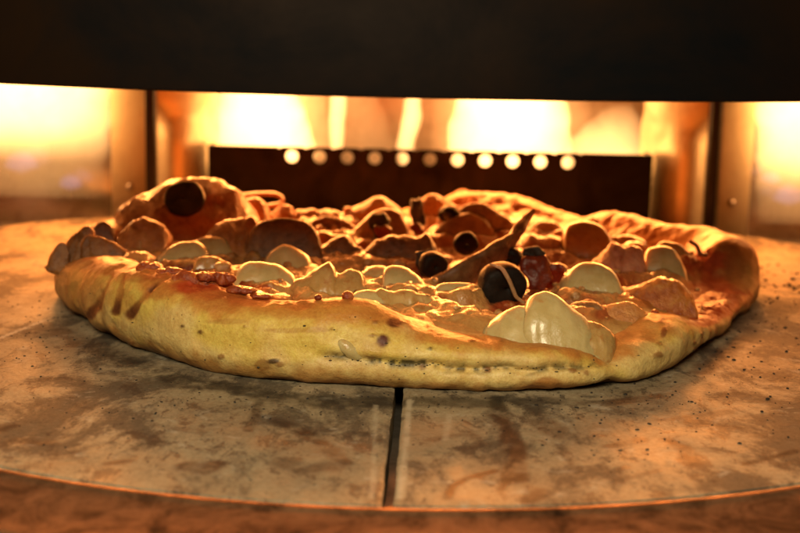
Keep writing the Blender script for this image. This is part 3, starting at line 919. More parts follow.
GROUPS = {'mozzarella': 'melted mozzarella pieces on the pizza', 'cheese': 'melted cheese folds on the pizza',
          'chicken': 'chicken chunks on the pizza', 'mushroom': 'mushroom slices on the pizza'}
NAMES = {'mozzarella': 'mozzarella_piece', 'cheese': 'melted_cheese', 'chicken': 'chicken_chunk', 'mushroom': 'mushroom_slice'}
RIDGES = [
    # category, material, half depth, ragged, lump, z0, bottom row, outline, label
    ('mozzarella', 'mozz', .75, .03, .05, 1.8, 274, [(155, 258), (164, 251), (174.5, 244), (183.5, 241), (194, 240), (200, 242), (206, 247), (211, 257)], 'pale oval mozzarella piece at the front left, behind the dark red burnt crust edge'),
    ('mozzarella', 'mozz', .7, .03, .05, 1.8, 266, [(190, 244), (197, 239), (206, 236), (216.5, 236), (225.5, 238), (231.5, 244), (235, 253), (236, 261)], 'mozzarella piece half hidden behind the front left oval one'),
    ('mozzarella', 'mozz_brown', .6, .03, .05, 1.8, 256, [(143, 248), (150, 242), (160, 239), (170, 240), (178, 245)], 'shaded mozzarella piece at far left below the big crust bubble'),
    ('mozzarella', 'mozz', .85, .04, .05, 1.75, 297, [(238, 267), (242.5, 264), (250, 261), (260.5, 260.7), (271, 263), (280, 265.5), (287.5, 270), (293.5, 275), (296.5, 280)], 'long flat mozzarella piece just behind the front crust, left of the peaked cheese lump'),
    ('mozzarella', 'mozz', .75, .03, .05, 1.8, 278, [(265, 257), (271, 250.5), (278.5, 246), (284.5, 244), (292, 246), (301, 250.5), (308.5, 256), (312, 262)], 'round mozzarella piece in front of the big dark mushroom slice'),
    ('mozzarella', 'mozz', .7, .03, .05, 1.75, 291, [(361, 274), (366.5, 268), (374, 266), (383, 266), (389, 269), (393.5, 275), (398, 286)], 'left one of a touching pair of mozzarella pieces near the pizza centre'),
    ('mozzarella', 'mozz', .8, .03, .05, 1.75, 301, [(383, 269), (393.5, 265), (402.5, 266), (410, 270), (416, 274.5), (422, 280), (428, 286.5), (432, 293)], 'right one of a touching pair of mozzarella pieces near the pizza centre'),
    ('mozzarella', 'mozz', .5, .03, .05, 1.7, 306, [(434, 288), (440, 283), (455, 282), (470, 282.5), (475, 286), (477, 294)], 'flat mozzarella patch below the leaning mushroom strip'),
    ('mozzarella', 'mozz', .85, .04, .08, 1.72, 339, [(483, 330), (493, 320.5), (505, 311), (517.5, 306), (528, 306), (536, 311), (544, 322)], 'smooth front mozzarella piece resting on the crust below the black olive'),
    ('mozzarella', 'mozz', 1.0, .05, .08, 1.72, 341, [(524.7, 304), (532, 294.7), (544, 291.5), (556.6, 294.7), (567, 304), (577, 312), (587.6, 319.4), (595, 328), (599, 337)], 'largest mozzarella piece, at the front right against the crust'),
    ('mozzarella', 'mozz', .85, .03, .05, 1.7, 303, [(561.5, 282), (567.5, 272.5), (575, 266), (584, 262), (596, 262.5), (606.5, 266), (614, 271), (618.5, 280), (620, 291)], 'egg shaped mozzarella piece right of the charred red pepper'),
    ('mozzarella', 'mozz_brown', .8, .03, .05, 1.85, 262, [(563, 230), (567.5, 224.5), (578, 221), (590, 221), (599, 224), (606.5, 230.5), (612.5, 241)], 'tall browned mozzarella piece at the back right beside the crust'),
    ('mozzarella', 'mozz', .75, .03, .05, 1.7, 281, [(643, 258), (647, 249), (654.5, 246), (665, 246), (672.5, 248), (680, 257), (686, 269)], 'upright mozzarella piece at the right beside the crumbly chicken chunk'),
    ('mozzarella', 'mozz_brown', .6, .05, .05, 1.75, 255, [(613, 240), (620, 234.5), (629, 234), (638, 237), (645.5, 241)], 'small browned mozzarella piece above the crumbly chicken chunk'),
    ('mozzarella', 'mozz_brown', .6, .04, .05, 1.75, 270, [(656, 246), (662, 241), (674, 242), (683, 246), (690.5, 252.5), (695, 259)], 'browned mozzarella piece at far right against the inner crust'),
    ('mozzarella', 'mozz_brown', .4, .04, .05, 1.75, 282, [(547, 268), (552, 264), (560, 263), (566, 266), (570, 272)], 'small browned mozzarella piece between pepper and egg shaped piece'),
    ('cheese', 'mozz_brown', .75, .10, .12, 1.75, 305, [(288, 292), (292, 283.5), (298, 278), (307, 276), (313, 271), (319, 267), (325, 262.5), (331, 262), (335, 268), (337, 274), (344, 271.5), (350, 269), (357.5, 270), (362, 275), (365, 283), (372, 290)], 'peaked lumpy melted cheese clump behind the centre front crust'),
    ('cheese', 'mozz_brown', .55, .10, .08, 1.72, 318, [(374, 291), (384.5, 289), (395, 290.5), (402.5, 288), (413, 289.5), (419, 292.5), (425, 292.5), (432.5, 295), (440, 303)], 'sagging browned cheese skin in front of the touching mozzarella pair'),
    ('cheese', 'mozz', .7, .04, .08, 1.6, 322, [(350, 296), (358, 291), (368, 289), (380, 292), (390, 299), (398, 308), (403, 316)], 'smooth pale cheese fold behind the front crust dip'),
    ('cheese', 'mozz_brown', .8, .08, .10, 1.5, 330, [(398, 312), (408, 306), (418, 303.5), (430, 305), (442, 306), (452, 307.5), (460, 312)], 'wide orange cheese fold over the lowest part of the front crust'),
    ('cheese', 'mozz_brown', .7, .08, .10, 1.5, 335, [(446, 322), (455, 316), (462.5, 311), (470, 309), (480.5, 311), (489.5, 315), (497, 322)], 'rumpled cheese fold left of the smooth front mozzarella'),
    ('cheese', 'mozz_brown', .6, .08, .10, 1.8, 337, [(580, 322), (588, 320), (597, 323), (606, 328), (614, 334)], 'orange cheese fold at the right edge of the largest mozzarella'),
    ('cheese', 'mozz_brown', .5, .12, .10, 1.8, 283, [(196, 263), (201, 258), (207.5, 255.5), (215, 257), (224, 261), (230, 263), (237.5, 266), (243.5, 269.5), (246, 275)], 'ragged browned cheese strip below the front left mozzarella pieces'),
    ('cheese', 'mozz_brown', .4, .10, .08, 1.75, 299, [(255, 291), (259, 285), (265, 286), (272.5, 289), (280, 290), (287, 293)], 'small browned cheese ripple at the foot of the long mozzarella'),
    ('cheese', 'mozz_brown', .4, .12, .08, 1.85, 306, [(252, 298), (256, 294), (262, 291), (268, 293), (274, 296), (280, 295), (288, 299)], 'browned cheese ripple on the crust crest below the long mozzarella'),
    ('cheese', 'bubble', .6, .10, .14, 1.95, 272, [(110, 263), (118, 259), (128, 254), (137, 252), (147, 252.5), (155, 258)], 'orange cheese fold at left between crust and oval mozzarella'),
    ('cheese', 'sauce', .9, .10, .10, 1.55, 310, [(623, 292), (629, 288.5), (636.5, 285), (647, 282), (654.5, 279), (662, 277), (671, 279.5), (682, 284), (692, 292)], 'flat reddish orange melted cheese patch at right below the upright mozzarella'),
    ('cheese', 'bubble', .5, .06, .08, 1.5, 326, [(604, 307), (612, 304), (620, 303), (626, 300.5), (635, 303), (642.5, 309), (649, 316)], 'curled orange cheese fold beside the red sauce pool'),
    ('cheese', 'mozz', .3, .06, .05, 1.85, 242, [(318, 235), (325, 232), (332.5, 230), (343, 229.5), (350, 233)], 'thin bright cheese sliver below the pointed brown mushroom'),
    ('cheese', 'mozz_brown', .6, .06, .08, 1.85, 243, [(352, 230), (361, 223), (368.5, 214.5), (376, 210), (388, 208.5), (397, 210), (404.5, 219), (409, 230)], 'arched pale cheese fold around the charred basil at the back'),
    ('chicken', 'ham', .7, .16, .14, 1.7, 284, [(591.5, 263), (596, 257), (603.5, 254), (609.5, 245), (617, 243), (623, 246.5), (630.5, 246), (639.5, 246.5), (643, 252), (644, 262)], 'crumbly pink chicken chunk between two mozzarella pieces at right'),
    ('cheese', 'bubble', .8, .14, .16, 2.25, 254, [(200, 244), (207, 232), (217, 223), (229, 219), (240, 216), (249, 215), (256, 220), (262, 231)], 'lumpy orange cheese sliding down the right foot of the crust bubble'),
    ('cheese', 'bubble', .7, .14, .16, 2.25, 250, [(120, 234), (127, 225), (135, 219), (144, 217), (153, 222), (162, 226), (171, 236)], 'lumpy orange cheese at the left foot of the crust bubble'),
    ('chicken', 'bubble', .7, .04, .06, 2.0, 232, [(240, 204), (244, 200), (250, 197.5), (257.5, 197), (264, 202), (269, 209)], 'smooth orange chicken piece on the right flank of the crust bubble'),
    ('chicken', 'meat', .4, .08, .08, 2.0, 228, [(256, 216), (260, 211), (266, 210.5), (272, 213), (276, 217)], 'tiny round chicken nub left of the nub over the dark mushroom'),
    ('chicken', 'meat', .5, .10, .08, 2.0, 226, [(271, 214), (276, 208.5), (282, 206), (289, 205), (292.5, 208), (294, 215)], 'small chicken nub above the big dark mushroom slice'),
    ('chicken', 'meat', .6, .12, .10, 1.9, 230, [(292, 217), (297, 211), (305, 210), (314, 209.5), (318.5, 211.5), (325, 208), (331, 210), (340, 214)], 'rough chicken piece at the back between mushroom slice and crust'),
    ('chicken', 'meat', .8, .05, .08, 1.9, 230, [(341, 215), (349, 208.5), (359.5, 205.5), (368.5, 199.5), (376, 195.5), (383.5, 196), (391, 201), (398.5, 206), (403, 212)], 'domed orange chicken piece at the back left of the tall charred basil'),
    ('chicken', 'meat', .6, .12, .10, 1.95, 226, [(417, 204), (425.5, 196.5), (431.5, 194), (439, 196.5), (445, 199.5), (456, 206)], 'knobbly chicken piece at the back right of the tall charred basil'),
    ('chicken', 'meat', .4, .08, .08, 2.0, 212, [(450, 197), (455, 192), (461, 189), (466, 190), (472, 195)], 'small chicken nub on the back crust ridge'),
    ('chicken', 'mush', .7, .12, .12, 1.8, 267, [(310, 257), (319, 247.5), (326.5, 243), (334, 238), (341.5, 234), (347.5, 236), (355, 244.5), (364, 251)], 'broad brown peaked chicken chunk left of centre, behind the peaked cheese'),
    ('chicken', 'mush', .7, .10, .10, 1.8, 269, [(361, 255), (370, 246), (377.5, 240), (386.5, 236), (397, 235.5), (409, 235.5), (421, 236), (425.5, 232.5), (430, 236), (437, 250)], 'flat topped brown chicken chunk at the centre beside the dark shadow lump'),
    ('chicken', 'meat', .6, .05, .06, 1.85, 242, [(527, 229), (533, 222), (542, 220.5), (551, 220.5), (558.5, 223), (564, 229)], 'smooth chicken piece at the back right behind the grooved one'),
    ('chicken', 'meat', .7, .12, .10, 1.8, 260, [(522, 239), (530, 233), (536, 234), (545, 236.5), (549.5, 234), (555.5, 236.5), (564.5, 239), (575, 243), (580, 250)], 'grooved chicken chunk left of the tall browned mozzarella'),
    ('mushroom', 'mush', .45, .04, .06, 1.8, 267, [(247, 236), (253, 226.5), (262, 220.5), (274, 218), (287.5, 218), (299.5, 219), (308.5, 223), (314.5, 228), (319, 235.5), (321, 246)], 'biggest dark brown mushroom slice, standing left of centre'),
    ('mushroom', 'mush_pale', .35, .04, .05, 1.85, 244, [(434.5, 229), (442, 223), (451, 217.5), (460, 214), (467.5, 212), (476.5, 214.5), (484, 219), (490, 225), (494, 231)], 'pale mushroom slice with a bright curved rim at the back'),
    ('mushroom', 'mush_pale', .4, .04, .05, 1.9, 241, [(458, 209), (467.5, 204), (475, 202), (482.5, 202), (491.5, 207), (499, 212), (508, 217.5), (516, 225)], 'pale mushroom slice behind the bright rimmed one'),
    ('mushroom', 'mush_pale', .3, .04, .05, 1.9, 232, [(437, 218), (445, 210), (452.5, 206), (461, 206), (468, 211)], 'small pale mushroom slice curling round the back olive slice'),
    ('mushroom', 'mush', .4, .05, .06, 1.85, 237, [(310, 222), (319, 217.5), (328, 215), (340, 218), (350.5, 222), (357, 228)], 'pointed brown mushroom slice lying at the back left of centre'),
    ('mushroom', 'leaf', .35, .08, .14, 1.9, 263, [(56, 262), (60, 252), (67, 241), (73, 234), (82, 228), (90, 226), (95, 231)], 'long brown mushroom slice draped along the far left crust edge'),
    ('mushroom', 'leaf', .3, .06, .14, 1.75, 268, [(47, 264), (48, 257), (52, 251), (58, 243), (64, 241), (68, 247)], 'small mushroom tip poking out over the far left crust edge'),
    ('mushroom', 'mush', .35, .04, .06, 2.1, 250, [(90, 233), (97, 223), (105, 221.5), (112, 225), (116, 235)], 'dark rounded mushroom slice behind the folded one at left'),
    ('mushroom', 'leaf', .3, .08, .14, 2.2, 259, [(82, 241), (85, 235.5), (92, 234.5), (103, 237), (113.5, 241), (121, 246), (131, 253)], 'folded brown mushroom slice with a bright edge on the left crust rim'),
    ('mushroom', 'mush', .5, .05, .06, 1.5, 325, [(566, 309), (575, 302), (588, 300), (600, 304), (607, 312)], 'dark mushroom slice sunk behind the largest mozzarella'),
]
RB = []
for _c, _m, b_, _r, _l, z0, bot, outl, _lab in RIDGES:
    xs = np.array(outl, float)[:, 0]
    p_ = at(xs.mean(), bot, z0)
    RB.append((p_[0], p_[1] + b_ * 0.8, (xs.max() - xs.min()) / 2 * p_[1] / F_PX + 0.25, b_ + 0.45))


NO, NI = 130, 150
tO = np.linspace(0, 1, NO)
# outer part of the profile: bottom edge -> bulge -> crest; superellipse in (d, z)
th = np.linspace(-1.15, math.pi / 2, NO)
Vp = np.zeros((NPH, NO + NI, 3))
cph, sph = np.cos(PHI), np.sin(PHI)
for j in range(NO):
    c, s = math.cos(th[j]), math.sin(th[j])
    e = 0.78
    cc, ss = abs(c) ** e, math.copysign(abs(s) ** e, s)
    d = CW * (1 - cc)
    zc = 0.44 * Hc
    z = zc + (ss * (Hc - zc) if s >= 0 else ss / abs(math.sin(-1.15)) ** e * zc)
    z = np.maximum(z, 0.015)
    r = Rphi - d
    Vp[:, j] = np.stack([PC[0] + r * cph, PC[1] + r * sph, z], -1)
for j in range(NI):
    u = (j + 1) / NI
    r = (Rphi - CW) * (1 - u)
    x, y = PC[0] + r * cph, PC[1] + r * sph
    zi = inner_z(x, y)
    dd = (Rphi - CW) * u
    k = np.exp(-(dd / 1.25) ** 2)
    Vp[:, NO + j] = np.stack([x, y, zi + (Hc - zi) * k], -1)

# relief on the crust, in world cm
pxg = np.array([proj((cxs[i], cys[i], 1.0))[0] for i in range(NPH)])
front = cys < PC[1]
nrm = np.zeros_like(Vp)
du = np.roll(Vp, -1, 0) - np.roll(Vp, 1, 0)
dv = np.gradient(Vp, axis=1)
nrm = np.cross(du, dv)
nrm /= np.linalg.norm(nrm, axis=-1, keepdims=True) + 1e-9
if nrm[:, NO // 2, :] @ np.array([0, 0, 1]) is not None:
    mid = Vp[:, NO // 2] - np.array([PC[0], PC[1], 0.8])
    if (nrm[:, NO // 2] * mid).sum() < 0:
        nrm = -nrm
lift = np.zeros(Vp.shape[:2])
amp = np.ones(Vp.shape[1])
amp[:12] = np.linspace(0.1, 1, 12)
lift += 0.13 * fbm(Vp * 0.55, 2, 21) * amp
lift += 0.05 * fbm(Vp * 2.0, 3, 23) * amp
lift += 0.06 * fbm(Vp * 1.05, 2, 24) * amp
zz = Vp[..., 2]
# the rolled seam along the front, herbs lodged in it
seam = np.zeros(Vp.shape[:2])
sm_w = (sstep(322, 350, pxg) * sstep(612, 585, pxg) * front)
seam_z = np.interp(pxg, [320, 345, 400, 450, 500, 560, 600], [1.25, 1.12, 1.02, 0.98, 0.95, 0.98, 1.12])
jj = np.arange(Vp.shape[1])[None, :]
outer = (jj < NO)
seam = np.exp(-((zz - seam_z[:, None] - 0.10 * vnoise(Vp * 1.1, 31) - 0.05 * vnoise(Vp * 3.1, 32)) / 0.15) ** 2) * sm_w[:, None] * outer
lift -= 0.15 * seam * (0.6 + 0.6 * np.clip(vnoise(Vp * 0.7, 33) + 0.5, 0, 1))
lift += 0.10 * np.exp(-((zz - seam_z[:, None] - 0.35) / 0.25) ** 2) * sm_w[:, None] * outer
lift += 0.07 * np.exp(-((zz - seam_z[:, None] + 0.45) / 0.3) ** 2) * sm_w[:, None] * outer
# vertical pleats where the fold ends
for ppx, wd, dp in ((588, 9, 0.13), (612, 14, -0.12), (640, 14, -0.12), (672, 10, 0.14), (480, 4, 0.06), (700, 9, 0.08), (118, 4, 0.08), (140, 5, 0.06), (92, 4, 0.07)):
    lift -= dp * np.exp(-((pxg - ppx) / wd) ** 2)[:, None] * front[:, None] * outer * amp


# paint: dough, toast, cheese, sauce
def mixc(a, b, f):
    return a * (1 - f[..., None]) + np.asarray(b) * f[..., None]


dough = np.array([0.76, 0.57, 0.22])
col = np.broadcast_to(dough, Vp.shape).copy()
n_a, n_b = fbm(Vp * 0.6, 3, 41), fbm(Vp * 1.8, 3, 42)
PX = np.zeros(Vp.shape[:2])
PY = np.zeros(Vp.shape[:2])
vv = Vp - CAM
wv = vv @ fw
PX, PY = CX + F_PX * (vv @ rt) / wv, CY - F_PX * (vv @ up) / wv
col = mixc(col, (0.74, 0.55, 0.09), sstep(-0.15, 0.5, n_a + 0.5 * (zz - 1.2)) * outer * 0.75)           # oily yellow
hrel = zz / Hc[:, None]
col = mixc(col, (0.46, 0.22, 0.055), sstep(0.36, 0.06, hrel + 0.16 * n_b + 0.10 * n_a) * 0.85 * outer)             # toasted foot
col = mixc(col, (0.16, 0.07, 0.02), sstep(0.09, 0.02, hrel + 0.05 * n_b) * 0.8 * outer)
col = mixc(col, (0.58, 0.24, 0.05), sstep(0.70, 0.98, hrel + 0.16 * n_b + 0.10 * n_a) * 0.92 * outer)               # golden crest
inn = (jj >= NO)
uu_ = np.clip((jj - NO) / NI, 0, 1)
col = mixc(col, (0.52, 0.24, 0.07), inn * sstep(0.0, 0.06, uu_))
col = mixc(col, (0.30, 0.055, 0.015), inn * sstep(0.05, 0.2, uu_) * sstep(-0.25, 0.2, n_a))
fq = np.zeros(Vp.shape[:2])
for (bx, by, rx, ry), R_ in zip(RB, RIDGES):
    if R_[0] in ('mozzarella', 'cheese'):
        fq = np.maximum(fq, sstep(1.5, 0.9, np.sqrt(((Vp[..., 0] - bx) / rx) ** 2 + ((Vp[..., 1] - by) / ry) ** 2) + 0.25 * n_b))
col = mixc(col, (0.47, 0.26, 0.08), inn * fq * 0.8)
# glossy back crust and bubble, with the orange flame light put into the paint
bk = sstep(65, 70, Vp[..., 1] + n_a)
col = mixc(col, (0.46, 0.19, 0.05), bk * 0.9)
# left and right flanks toast darker
col = mixc(col, (0.50, 0.24, 0.07), sstep(-9.5, -14.5, Vp[..., 0] + 0.8 * n_a) * 0.75)
col = mixc(col, (0.55, 0.27, 0.07), sstep(10.5, 14.0, Vp[..., 0] + 0.8 * n_a) * 0.75)
# the seam is dusted with herbs
sm_d = np.interp(pxg, [325, 340, 365, 395, 415, 450, 520, 575, 600], [0, 0.6, 0.9, 1.0, 1.0, 0.8, 0.55, 0.5, 0])[:, None]
col = mixc(col, (0.075, 0.06, 0.022), np.clip(seam * 1.5 * sm_d * sstep(-0.3, 0.3, fbm(Vp * 4.5, 3, 44)), 0, 1) * 0.95)
# burnt sauce and scorch patches as seen on the crust (photo px, row, radius px x, y, colour, strength)
SPOTS = [
    (215, 286, 42, 15, (0.42, 0.045, 0.009), 0.95), (252, 297, 28, 12, (0.44, 0.06, 0.011), 0.92), (165, 271, 28, 11, (0.38, 0.09, 0.018), 0.85), (222, 300, 40, 12, (0.50, 0.20, 0.04), 0.5),
    (186, 271, 20, 7, (0.15, 0.018, 0.005), 0.9), (234, 283, 18, 9, (0.13, 0.016, 0.005), 0.92), (208, 277, 18, 6, (0.17, 0.02, 0.005), 0.85), (262, 294, 14, 5, (0.2, 0.03, 0.007), 0.8),
    (740, 300, 10, 12, (0.30, 0.10, 0.022), 0.7), (690, 300, 12, 6, (0.50, 0.06, 0.01), 0.8), (722, 312, 14, 6, (0.50, 0.07, 0.012), 0.8),
    (118, 266, 44, 9, (0.46, 0.16, 0.03), 0.75), (84, 292, 20, 26, (0.54, 0.25, 0.06), 0.6), (300, 308, 60, 9, (0.58, 0.28, 0.05), 0.55), (120, 300, 16, 12, (0.58, 0.28, 0.06), 0.5), (158, 292, 18, 10, (0.50, 0.16, 0.03), 0.6),
    (135, 276, 14, 7, (0.40, 0.14, 0.03), 0.6), (295, 302, 30, 8, (0.44, 0.13, 0.025), 0.75), (345, 300, 34, 7, (0.46, 0.16, 0.03), 0.75), (395, 318, 26, 8, (0.46, 0.18, 0.035), 0.6),
    (383, 341, 7.5, 8, (0.11, 0.022, 0.006), 1.0), (395, 323, 9, 5.5, (0.10, 0.025, 0.008), 0.97), (472, 341, 5, 4, (0.14, 0.05, 0.012), 0.9), (592, 338, 16, 6, (0.30, 0.12, 0.03), 0.6),
    (200, 332, 3, 3, (0.12, 0.04, 0.01), 0.9), (183, 326, 2.5, 2.5, (0.10, 0.04, 0.01), 0.9), (262, 365, 9, 6, (0.30, 0.13, 0.03), 0.7), (274, 361, 6, 2.5, (0.05, 0.02, 0.008), 0.9),
    (660, 322, 4, 5, (0.22, 0.05, 0.012), 0.9), (663, 334, 3, 4, (0.2, 0.05, 0.012), 0.85), (695, 352, 2.5, 2, (0.04, 0.02, 0.01), 0.95), (662, 374, 5, 2.5, (0.06, 0.03, 0.01), 0.9),
    (545, 384, 18, 7, (0.42, 0.17, 0.035), 0.7), (440, 384, 20, 6, (0.42, 0.18, 0.04), 0.6), (430, 350, 3, 2, (0.06, 0.035, 0.012), 0.8), (330, 383, 14, 5, (0.36, 0.16, 0.04), 0.6),
    (300, 330, 40, 3, (0.42, 0.20, 0.05), 0.45), (225, 322, 22, 3, (0.38, 0.18, 0.045), 0.4), (352, 383, 4, 3, (0.08, 0.035, 0.012), 0.7), (480, 384, 8, 4, (0.40, 0.18, 0.04), 0.6),
    (716, 296, 34, 24, (0.36, 0.035, 0.008), 0.95), (704, 262, 34, 15, (0.38, 0.045, 0.010), 0.92), (735, 268, 12, 22, (0.30, 0.12, 0.03), 0.7), (705, 318, 18, 8, (0.46, 0.06, 0.012), 0.8),
    (610, 312, 16, 9, (0.30, 0.05, 0.014), 0.8), (655, 295, 44, 16, (0.42, 0.12, 0.02), 0.8), (672, 232, 30, 5, (0.45, 0.22, 0.06), 0.5), (727, 247, 12, 4, (0.26, 0.12, 0.04), 0.6),
]
rs = random.Random(21)
for _ in range(46):
    big = rs.random() < 0.25
    r0 = rs.uniform(5, 11) if big else rs.uniform(1.2, 3.4)
    SPOTS.append((rs.uniform(75, 735), rs.uniform(300, 392), r0 * rs.uniform(1, 1.8), r0, (0.42, 0.18, 0.04) if big else (0.24, 0.09, 0.02), rs.uniform(.25, .5) if big else rs.uniform(.5, .9)))
wn = fbm(Vp * 1.7, 2, 47)
facing = ((nrm * (CAM - Vp)).sum(-1) > 0) & (Vp[..., 1] < 70)
for sx, sy, ax, ay, c_, s_ in SPOTS:
    q = np.sqrt(((PX - sx) / ax) ** 2 + ((PY - sy) / ay) ** 2) + 0.3 * wn
    col = mixc(col, c_, s_ * sstep(1.15, 0.65, q) * facing)
    if max(ax, ay) < 9:
        lift += 0.05 * np.exp(-q ** 2) * facing
# the slash marks fanning down the left flank
for (x0, y0, x1, y1, wd) in ((110, 276, 91, 314, 4.4), (124, 274, 114, 312, 3.6), (154, 285, 128, 315, 4.6), (172, 275, 150, 290, 2.6)):
    vx, vy = x1 - x0, y1 - y0
    tt = np.clip(((PX - x0) * vx + (PY - y0) * vy) / (vx * vx + vy * vy), 0, 1)
    q = np.hypot(PX - x0 - tt * vx, PY - y0 - tt * vy) / (wd * (0.5 + 0.7 * tt)) + 0.35 * wn
    m_ = sstep(1.2, 0.5, q) * facing
    col = mixc(col, (0.40, 0.14, 0.03), m_ * 0.7)
    col = mixc(col, (0.13, 0.04, 0.012), m_ * sstep(0.45, 0.9, tt) * 0.95)
    lift -= 0.07 * np.exp(-q ** 2) * facing
burnz = np.zeros(Vp.shape[:2])
for sx, sy, ax, ay in ((165, 270, 26, 11), (215, 281, 44, 13), (290, 299, 34, 7), (700, 262, 28, 16), (712, 300, 28, 16)):
    burnz = np.maximum(burnz, sstep(1.2, 0.5, np.sqrt(((PX - sx) / ax) ** 2 + ((PY - sy) / ay) ** 2)) * facing)
fs_ = sstep(0.02, 0.35, (nrm * (CAM - Vp)).sum(-1) / np.linalg.norm(CAM - Vp, axis=-1)) * sstep(71, 69, Vp[..., 1])
burnz *= fs_
lift += burnz * (0.16 * np.abs(fbm(Vp * 1.5, 3, 61)) + 0.10 * fbm(Vp * 4.0, 2, 62))
lift += sstep(66, 71, Vp[..., 1]) * (0.16 * fbm(Vp * 1.1, 3, 63) + 0.06 * fbm(Vp * 3.0, 2, 64)) * amp
lift += inn * (0.10 * fbm(Vp * 1.1, 3, 51) + 0.05 * fbm(Vp * 3.2, 2, 52)) * sstep(0.0, 0.08, uu_)
Vp = Vp + nrm * lift[..., None]
Vp[..., 2] = np.maximum(Vp[..., 2], 0.012)
JS = NO + 14
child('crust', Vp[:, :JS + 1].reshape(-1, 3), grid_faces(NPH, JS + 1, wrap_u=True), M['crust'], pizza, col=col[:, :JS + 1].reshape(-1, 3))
Vi = Vp[:, JS:]
child('cheese_layer', Vi.reshape(-1, 3), grid_faces(NPH, Vi.shape[1], wrap_u=True), M['layer'], pizza, col=col[:, JS:].reshape(-1, 3))
# underside
ub = Vp[:, 0].copy()
ub[:, 2] = 0.01
Vu = np.stack([ub, np.broadcast_to([PC[0], PC[1], 0.01], ub.shape)], 1)
child('underside', Vu.reshape(-1, 3), grid_faces(NPH, 2, wrap_u=True), M['burnt'], pizza)


def surf_z(x, y):
    """height of the pizza top at a place"""
    r = math.hypot(x - PC[0], y - PC[1])
    i = int(round((math.atan2(y - PC[1], x - PC[0]) + math.pi) / (2 * math.pi) * NPH)) % NPH
    row = Vp[i, NO - 1:]
    rad = np.hypot(row[:, 0] - PC[0], row[:, 1] - PC[1])
    return float(np.interp(r, rad[::-1], row[::-1, 2]))


# ------------------------------------------------------------------ shapes for the toppings
def ico(sub):
    bm = bmesh.new()
    bmesh.ops.create_icosphere(bm, subdivisions=sub, radius=1.0)
    bm.verts.index_update()
    V = np.array([v.co[:] for v in bm.verts])
    F_ = np.array([[v.index for v in f.verts] for f in bm.faces])
    bm.free()
    return V, F_


ICO5, ICO4, ICO3, ICO2 = ico(5), ico(4), ico(3), ico(2)
SEED = [100]


def nseed():
    SEED[0] += 7
    return SEED[0]


def rotz(V, a):
    c, s = math.cos(a), math.sin(a)
    return V @ np.array([[c, s, 0], [-s, c, 0], [0, 0, 1]])


def rotx(V, a):
    c, s = math.cos(a), math.sin(a)
    return V @ np.array([[1, 0, 0], [0, c, s], [0, -s, c]])


def roty(V, a):
    c, s = math.cos(a), math.sin(a)
    return V @ np.array([[c, 0, -s], [0, 1, 0], [s, 0, c]])


def blob_vf(a, b, c, lump=0.12, fine=0.03, freq=0.9, sag=0.0, sub=ICO5, sq=1.0):
    V, F_ = sub
    s = nseed()
    V = np.sign(V) * np.abs(V) ** sq
    V = V * np.array([a, b, c])
    sz = min(a, b, c)
    n = V / (np.linalg.norm(V, axis=1, keepdims=True) + 1e-9)
    V = V + n * (lump * sz * 2 * fbm(V * freq / max(sz, .4) * .7 + s, 3, s) + fine * sz * 2 * fbm(V * 3.2 / max(sz, .4) + s, 3, s + 2))[:, None]
    if sag:
        low = sstep(0.0, -0.7 * c, V[:, 2])
        V[:, :2] *= (1 + sag * low * (0.7 + 0.8 * vnoise(V * 1.3 / max(sz, .4), s + 4)))[:, None]
    return V, F_


def slab_vf(outline, t, seed, bend=0.0, wob=0.06, sub=96):
    """a slice with the given outline in (x, z); thickness t along y"""
    O = np.array(outline, float)
    O = np.concatenate([O, O[:1]])
    L = np.concatenate([[0], np.cumsum(np.linalg.norm(np.diff(O, axis=0), axis=1))])
    q = np.linspace(0, L[-1], sub, endpoint=False)
    P = np.stack([np.interp(q, L, O[:, 0]), np.interp(q, L, O[:, 1])], -1)
    for _ in range(3):
        P = 0.25 * np.roll(P, 1, 0) + 0.5 * P + 0.25 * np.roll(P, -1, 0)
    c = P.mean(0)
    rings = [(0.02, -.5), (0.3, -.5), (0.6, -.5), (0.85, -.48), (0.95, -.4), (1.0, -.2), (1.0, .2), (0.95, .4), (0.85, .48), (0.6, .5), (0.3, .5), (0.02, .5)]
    V = np.stack([np.stack([c[0] + (P[:, 0] - c[0]) * s, np.full(sub, tt * t), c[1] + (P[:, 1] - c[1]) * s], -1) for s, tt in rings], 1)
    V = V.reshape(-1, 3)
    V[:, 1] += bend * (V[:, 0] ** 2) + bend * 0.5 * V[:, 2] ** 2
    for k in range(3):
        V[:, k] += wob * fbm(V * 1.1 + 5 * k, 3, seed + k) * (1.6 if k == 1 else 1)
    return V, grid_faces(sub, len(rings), wrap_u=True)


def dome_outline(w, h, squash=0.35, n=40):
    a = np.linspace(0, math.pi, n)
    top = [(w * math.cos(t), h * math.sin(t) ** 0.85) for t in a]
    bot = [(-w * math.cos(t), -h * squash * math.sin(t)) for t in a[1:-1]]
    return top + bot


def mushroom_outline(w, h):
    pts_ = []
    for t in np.linspace(0, math.pi, 26):
        pts_.append((w * math.cos(t), 0.35 * h + 0.65 * h * math.sin(t)))
    sw = 0.3 * w
    pts_ += [(-w * 0.9, 0.18 * h), (-sw * 1.1, 0.22 * h), (-sw, -0.3 * h), (-sw * 1.2, -0.55 * h), (sw * 1.2, -0.55 * h), (sw, -0.3 * h), (sw * 1.1, 0.22 * h), (w * 0.9, 0.18 * h)]
    return pts_


